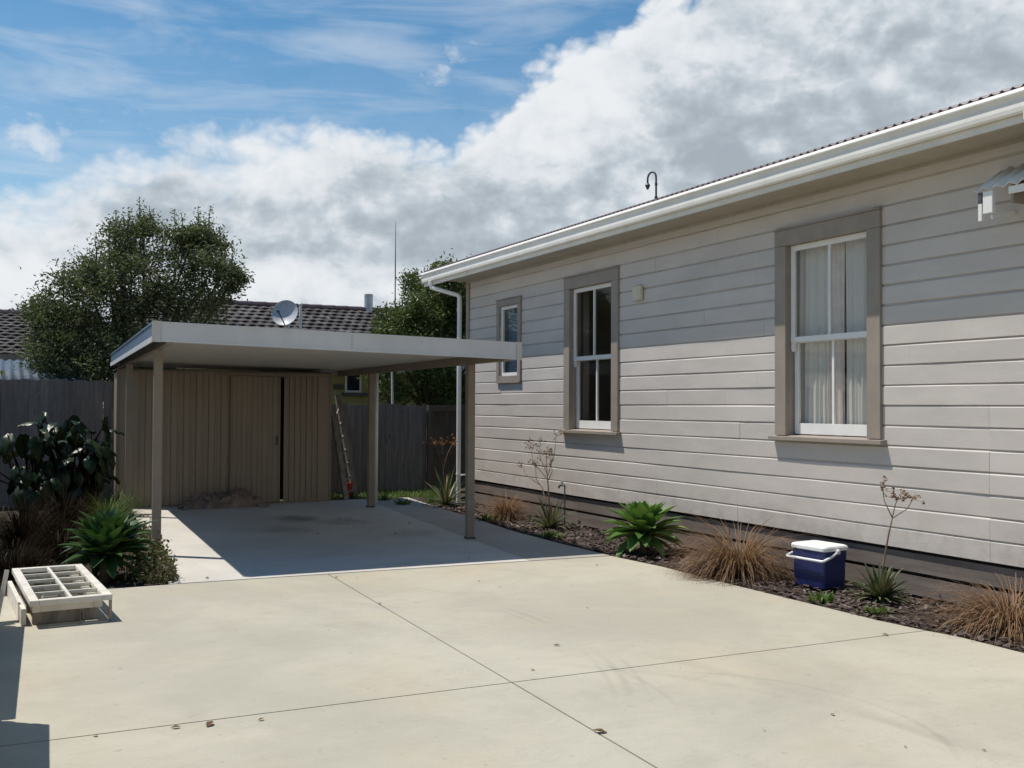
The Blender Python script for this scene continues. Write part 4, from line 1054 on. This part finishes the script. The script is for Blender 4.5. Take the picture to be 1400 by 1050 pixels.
# old window sash lying on a low stack, more old joinery at the very left
def pane_sash(mb, T, w, l, nx, ny, th, st=.06, bar=.022):
    m = MB(T)
    m.box(0, st, 0, l, 0, th, .004); m.box(w-st, w, 0, l, 0, th, .004); m.box(st+.001, w-st-.001, 0, st, .001, th-.001, .003); m.box(st+.001, w-st-.001, l-st, l, .001, th-.001, .003)
    for i in range(1, nx): x = st+(w-2*st)*i/nx; m.box(x-bar/2, x+bar/2, st, l-st, .006, th-.004)
    for j in range(1, ny): y = st+(l-2*st)*j/ny; m.box(st, w-st, y-bar/2, y+bar/2, .008, th-.006)
    mb.v += m.v; mb.f += [tuple(i+len(mb.v)-len(m.v) for i in f) for f in m.f]
def sash_thing(name, label, fl_, fr_, bl_, w, l, nx, ny, th, group):
    X = (fr_-fl_).normalized(); Yv = (bl_-fl_); Yv = (Yv-X*Yv.dot(X)).normalized(); Z = X.cross(Yv)
    T = Matrix(((X.x, Yv.x, Z.x, fl_.x), (X.y, Yv.y, Z.y, fl_.y), (X.z, Yv.z, Z.z, fl_.z), (0, 0, 0, 1)))
    root = thing(name, label, 'window sash', tuple(fl_), group)
    mb = MB(); pane_sash(mb, T, w, l, nx, ny, th); mb.build('frame', M['oldpaint'], root)
    g = MB(T); g.face([(.05, .05, th*.62), (w-.05, .05, th*.62), (w-.05, l-.05, th*.62), (.05, l-.05, th*.62)]); g.build('pane', M['glass'], root)
    return root, T
zf = .156
Yv = Vector((-.062, .998, 0)).normalized(); X = Vector((Yv.y, -Yv.x, 0)); wS, lS = .553, 1.65
fl_ = Vector((.202, 8.0, zf)); fr_ = fl_+X*wS; bl_ = fl_+Yv*lS
sash_thing('old_window_sash', 'white ten-pane window sash lying flat on a low stack in the sun', fl_, fr_, bl_, wS, lS, 2, 5, .042, 'old window joinery on the driveway')
def sp(u, v, z): return Vector((fl_.x, fl_.y, 0)) + X*u + Yv*v + Vector((0, 0, z))
T2 = Matrix(((X.x, Yv.x, 0, fl_.x), (X.y, Yv.y, 0, fl_.y), (0, 0, 1, 0), (0, 0, 0, 1)))
o_ = sp(.02, .06, .100)
sash_thing('old_window_sash', 'second old window sash sandwiched beneath the ten-pane sash', o_, o_+X*.45, o_+Yv, wS-.08, 1.5, 1, 2, .052, 'old window joinery on the driveway')
for u0, u1, v0, v1 in ((.03, wS-.20, .12, .20), (.05, .14, .21, .9), (wS-.19, wS-.10, .14, .24), (.03, wS-.14, .6, .68), (wS-.19, wS-.12, 1.3, 1.4), (.06, .15, 1.35, 1.5)):  # bearers, with long blocks added to keep the gap beneath the sash dark
    mb = MB(T2); mb.box(u0, u1, v0, v1, 0, .098, .004)
    tag(mb.build('timber_block', M['oldwood'], None, loc=tuple(sp(u0, v0, 0))), 'timber block carrying the ten-pane sash stack and filling its dark underside', 'timber block', 'blocks under the window sash')
mb = MB(T2); mb.box(wS-.022, wS-.002, .004, .03, .004, .166); tag(mb.build('timber_stick', M['pinktim'], None, loc=tuple(sp(wS, 0, 0))), 'short upright stick under the near right corner of the sash', 'stick')
# leaning pieces at the left border
def plank(a, b, w, t, mat, label, name='leaning_plank', up=(1, 0, 0)):
    mb = MB(); mb.beam(a, b, w, t, up); return tag(mb.build(name, mat, None, loc=tuple(a)), label, 'timber', None)
mb = MB(T2); mb.box(-.045, -.012, .12, 1.45, .004, .125, .004)
tag(mb.build('edge_board', M['oldpaint'], None, loc=tuple(sp(-.03, .8, 0))), 'white painted board standing on edge along the left side of the sash stack', 'timber')
lp = G(1, 852)
plank(Vector((lp.x-.03, lp.y, .0)), Vector((lp.x+.035, lp.y+.12, .36)), .10, .03, M['oldpaint'], 'grey painted board standing upright at the left border', 'leaning_board')
plank(Vector((lp.x-.10, lp.y-.1, .0)), Vector((lp.x-.04, lp.y+.05, .34)), .08, .03, M['oldwood'], 'bare timber board leaning at the left border beside the grey board', 'leaning_board')
# window frame stacks added out of view to throw the driveway edge shadow
for k in range(10):
    o_ = Vector((-1.03+U(-.01, 0), 5.95+U(-.01, .01), .004+k*.061))
    sash_thing('added_shadow_frame', 'window frame in the long low stack added out of view for its shadow', o_, o_+Vector((.9, -.033, 0)), o_+Vector((.033, .9, 0)), .92, 2.35, 2, 4, .055, 'added shadow stack left of the driveway')
for k in range(12):
    o_ = Vector((-.98+U(-.01, 0), 3.5+U(-.01, .01), .004+k*.063))
    sash_thing('added_shadow_frame', 'window frame in the taller near stack added out of view for its shadow', o_, o_+Vector((.9, -.033, 0)), o_+Vector((.033, .9, 0)), .88, 2.33, 2, 3, .058, 'taller added shadow stack left of the driveway')

# ------------------------------------------------------------------ dry leaves on the concrete
def leaf_mesh(seed):
    rnd = random.Random(seed); mb = MB(); n = 5; V = []; F = []
    for j in range(n+1):
        u = j/n; w = .016*math.sin(math.pi*min(.97, max(.05, u)))**.8
        V += [(-w, u*.06-.03, .010*math.sin(u*3)+.008*rnd.random()), (0, u*.06-.03, .002+.004*rnd.random()), (w, u*.06-.03, .012*math.sin(u*2.5+.4)+.008*rnd.random())]
    for j in range(n): F += [(3*j, 3*j+1, 3*j+4, 3*j+3), (3*j+1, 3*j+2, 3*j+5, 3*j+4)]
    mb.mesh(V, F); return mb
protos = []
pos_d = [(820,1002,2.0),(761,883,1.3),(728,917,.9),(357,985,1.0),(240,996,1.3),(287,992,1.8),(130,1007,.9),(655,795,.8),(683,803,.7),(519,826,1.1),(460,790,1.0),(488,791,.7),(816,773,.9),(803,832,.6),(782,802,.5),(1138,978,.9),(1345,1027,.6),(1210,869,1.4),(1010,800,.7),(1022,803,.6),(1238,1022,.5),(1045,1000,.4)]
pos_s = [(641,764,1.0),(283,791,1.3),(223,739,.9),(234,739,.9),(225,756,1.0),(560,716,1.5),(540,730,1.1),(551,727,.9),(498,714,.9),(475,712,1.0),(465,711,1.0),(435,706,1.0),(412,696,1.0),(478,718,.9),(461,717,.9),(418,727,1.1),(434,730,1.3),(444,733,.9),(360,730,.6),(363,760,.6),(504,728,.9),(510,725,.9),(520,722,.7),(755,738,1.0),(686,751,.7),(450,731,.7),(480,709,.9),(405,712,1.2),(330,745,.6)]
for i, (lst, lab, grp) in enumerate(((pos_d, 'small curled dry leaf lying on the sunny driveway', 'dry leaves on the driveway'), (pos_s, 'small curled dry leaf lying on the carport slab', 'dry leaves on the carport slab'))):
    base = None
    for k, (x, y, s) in enumerate(lst):
        p = G(x, y, .004*i)
        if base is None:
            base = leaf_mesh(70+i).build('dry_leaf', M['dead']); o = base
        else:
            o = base.copy(); COL.objects.link(o)
        o.location = (p.x, p.y, .005+.004*i); o.rotation_euler = (U(-.2, .2), U(-.2, .2), U(0, 6.28)); o.scale = (s*.58, s*.58, s*.4)
        tag(o, lab, 'leaf', grp)

# ------------------------------------------------------------------ sky, sun, camera
SUNV = Vector((1.0, -.84, -2.95)).normalized()
elev = math.asin(-SUNV.z); rot = math.atan2(-SUNV.x, -SUNV.y)
world = bpy.data.worlds.new('World'); scene.world = world; world.use_nodes = True
nt = NT(world.node_tree); nt.n.clear()
sky = nt.add('ShaderNodeTexSky', sky_type='NISHITA'); sky.sun_disc = False; sky.sun_elevation = elev; sky.sun_rotation = rot
sky.altitude = 0; sky.air_density = 1.0; sky.dust_density = .3; sky.ozone_density = 1.0
hs = nt.add('ShaderNodeHueSaturation', i_4=sky.outputs[0]); hs.inputs['Saturation'].default_value = 1.38; hs.inputs['Hue'].default_value = .49
bg = nt.add('ShaderNodeBackground'); nt.l.new(hs.outputs[0], bg.inputs[0]); bg.inputs[1].default_value = .125
gen = nt.add('ShaderNodeTexCoord').outputs['Generated']
sx = nt.add('ShaderNodeSeparateXYZ', i_0=gen)
DEG = 180/math.pi
az = nt.math('MULTIPLY', nt.math('ARCTAN2', sx.outputs[0], sx.outputs[1]), DEG)
el = nt.math('MULTIPLY', nt.math('ARCSINE', sx.outputs[2]), DEG)
def pxae(x, y):
    d = ray(x, y).normalized(); return math.degrees(math.atan2(d.x, d.y)), math.degrees(math.asin(d.z))
edge = [(-20, 13), (-8, 11)] + [pxae(*q) for q in ((0, 258), (60, 255), (120, 215), (200, 188), (300, 180), (360, 152), (420, 150), (500, 168), (600, 165), (690, 152), (712, 110), (750, 75), (820, 35), (870, 8), (960, -40), (1100, -90), (1400, -150))] + [(79, 34)]
t = nt.math('DIVIDE', nt.math('ADD', az, 20.0), 100.0, clamp=True)
er = nt.ramp(t, [((a+20)/100, e/45) for a, e in edge])
ee = nt.math('MULTIPLY', er, 45.0)
vec = nt.add('ShaderNodeCombineXYZ', i_0=nt.math('MULTIPLY', az, .06), i_1=nt.math('MULTIPLY', el, .085), i_2=.37).outputs[0]
n_a = nt.noise(vec, 2.2, 10, .58, .25); n_b = nt.noise(nt.mapping(vec, loc=(3.1, 1.7, .4)), 1.25, 6, .55, .3); n_c = nt.noise(nt.mapping(vec, loc=(.0, .10, 0)), 2.2, 10, .58, .25)
d = nt.math('SUBTRACT', ee, el)
def vor(v, sc, loc):
    nd = nt.add('ShaderNodeTexVoronoi'); nd.feature = 'F1'; nd.voronoi_dimensions = '2D'; nd.normalize = True; nt.set(nd.inputs['Vector'], nt.mapping(v, loc=loc))
    nd.inputs['Scale'].default_value = sc; nd.inputs['Detail'].default_value = 3; nd.inputs['Roughness'].default_value = .6
    return nd.outputs['Distance']
wv = nt.add('ShaderNodeTexNoise'); nt.l.new(vec, wv.inputs['Vector']); wv.inputs['Scale'].default_value = 6; wv.inputs['Detail'].default_value = 5
vw = nt.add('ShaderNodeVectorMath', operation='MULTIPLY_ADD'); nt.l.new(wv.outputs['Color'], vw.inputs[0]); vw.inputs[1].default_value = (.10, .10, .10); nt.l.new(vec, vw.inputs[2])
b_a = vor(vw.outputs[0], 4.2, (0, 0, 0)); b_c = vor(vw.outputs[0], 4.2, (.035, .06, 0))
dn = nt.math('ADD', nt.math('ADD', d, nt.math('MULTIPLY_ADD', n_a, 4.6, -2.3)), nt.math('MULTIPLY_ADD', b_a, -6.5, 1.9))
mask = nt.ss(dn, nt.ss(az, 6, 30, -1.2, -.6), nt.ss(az, 6, 30, 3.0, 1.5))
# small separate puffs and thin veils in the blue
def puff(x, y, rx, ry, amp):
    a0, e0 = pxae(x, y); u = nt.math('DIVIDE', nt.math('SUBTRACT', az, a0), rx); v = nt.math('DIVIDE', nt.math('SUBTRACT', el, e0), ry)
    g = nt.math('ADD', nt.math('MULTIPLY', u, u), nt.math('MULTIPLY', v, v))
    return nt.math('MULTIPLY', nt.math('EXPONENT', nt.math('MULTIPLY', g, -1.0)), amp)
pf = None
for q in ((35, 185, 2.6, 1.4, 1.0), (618, 72, .9, 1.0, .9), (606, 100, 1.0, .9, .8), (590, 98, 1.6, .6, .5), (170, 148, 1.3, .8, .9), (140, 160, 2.2, .8, .6), (60, 205, 3.2, 1.2, .6), (115, 160, 1.5, .7, .6), (500, 105, 1.6, .8, .4), (380, 78, 1.0, .8, .45), (700, 115, 1.0, 1.0, .5), (200, 215, 2.5, 1.0, .5), (640, 60, 1.2, .8, .35)):
    g = puff(*q); pf = g if pf is None else nt.math('MAXIMUM', pf, g)
n_p = nt.noise(nt.mapping(vec, loc=(7, 2, 1)), 5.5, 8, .6, .3)
pm = nt.ss(nt.math('ADD', pf, nt.math('MULTIPLY_ADD', n_p, 3.0, -1.5)), .35, 1.35, 0, .72)
ci = nt.noise(nt.mapping(vec, (.55, 2.3, 1), rot=(0, 0, .22)), 2.6, 7, .55, .5)
veil = nt.ss(ci, .36, .74, .03, .42)
hz = nt.ss(el, 12, 26, .16, .0)
sm_ = nt.math('MAXIMUM', nt.math('MAXIMUM', pm, veil), hz)
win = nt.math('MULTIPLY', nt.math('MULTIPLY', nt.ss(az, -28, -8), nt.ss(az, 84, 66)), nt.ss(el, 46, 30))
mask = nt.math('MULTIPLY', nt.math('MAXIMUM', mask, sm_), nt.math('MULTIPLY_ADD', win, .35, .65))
# cloud tone: sunlit tops, grey bellies
shade = nt.math('ADD', nt.math('ADD', nt.math('MULTIPLY', nt.math('SUBTRACT', n_a, n_c), 2.0), nt.math('MULTIPLY', nt.math('SUBTRACT', b_c, b_a), 1.1)), nt.math('MULTIPLY_ADD', n_b, 1.7, -.35))
gr = None
for q in ((1010, 215, 7.0, 2.4, .42), (620, 315, 8, 1.7, .34), (560, 240, 6, 2.0, .22), (1300, 60, 9, 4, .16), (900, 270, 6, 2, .12), (330, 300, 6, 1.6, .15), (690, 345, 5, 1.0, .25), (60, 330, 5, 1.4, .15)):
    g = puff(*q); gr = g if gr is None else nt.math('ADD', gr, g)
wh = None
for q in ((400, 200, 5, 2.0, .35), (800, 130, 5, 2.5, .35), (760, 60, 2.5, 1.8, .3), (450, 385, 9, 1.3, .4), (900, 330, 6, 1.2, .2), (20, 390, 6, 2.4, .35), (650, 195, 7, 1.6, .25)):
    g = puff(*q); wh = g if wh is None else nt.math('ADD', wh, g)
tone = nt.math('ADD', nt.math('SUBTRACT', shade, gr), wh)
edgew = nt.ss(dn, 0.2, 3.5, .30, 0.0)
tone = nt.math('ADD', tone, edgew)
cc = nt.ramp(nt.ss(tone, -.15, 1.15), [(0, (.42, .48, .54)), (.33, (.58, .65, .71)), (.62, (.78, .83, .88)), (1, (.93, .96, .99))])
far = nt.mixc(nt.ss(el, 8, 30), c4((.80, .735, .65)), c4((.19, .18, .17)))  # sky outside the view, low band brightened to fill the carport shade
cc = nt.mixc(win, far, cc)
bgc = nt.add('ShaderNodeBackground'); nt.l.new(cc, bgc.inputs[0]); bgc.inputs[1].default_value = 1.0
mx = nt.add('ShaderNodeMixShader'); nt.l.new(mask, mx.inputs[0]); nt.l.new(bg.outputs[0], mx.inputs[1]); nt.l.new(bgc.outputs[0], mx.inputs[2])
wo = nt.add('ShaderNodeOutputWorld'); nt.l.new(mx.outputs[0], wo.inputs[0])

sl = bpy.data.lights.new('sun', 'SUN'); sl.energy = 5.0; sl.angle = R(.53); sl.color = (1.0, .945, .86)
so = bpy.data.objects.new('sun', sl); COL.objects.link(so); so.rotation_euler = SUNV.to_track_quat('-Z', 'Y').to_euler(); so.location = (-8, 12, 25)
cam = bpy.data.cameras.new('camera'); co = bpy.data.objects.new('camera', cam); COL.objects.link(co)
cam.sensor_width = 36; cam.lens = 36*F_PX/1400; cam.clip_end = 2000; cam.clip_start = .05
c, s = math.cos(ROLL), math.sin(ROLL)
fwd = FW*math.cos(PITCH) + UP*math.sin(PITCH); up0 = UP*math.cos(PITCH) - FW*math.sin(PITCH)
cx = RT*c + up0*s; cu = -RT*s + up0*c
Mx = Matrix.Identity(4)
for i in range(3): Mx[i][0] = cx[i]; Mx[i][1] = cu[i]; Mx[i][2] = -fwd[i]; Mx[i][3] = CAM[i]
co.matrix_world = Mx
scene.camera = co
scene.view_settings.view_transform = 'Standard'; scene.view_settings.look = 'None'
scene.view_settings.exposure = -.15; scene.view_settings.gamma = 1
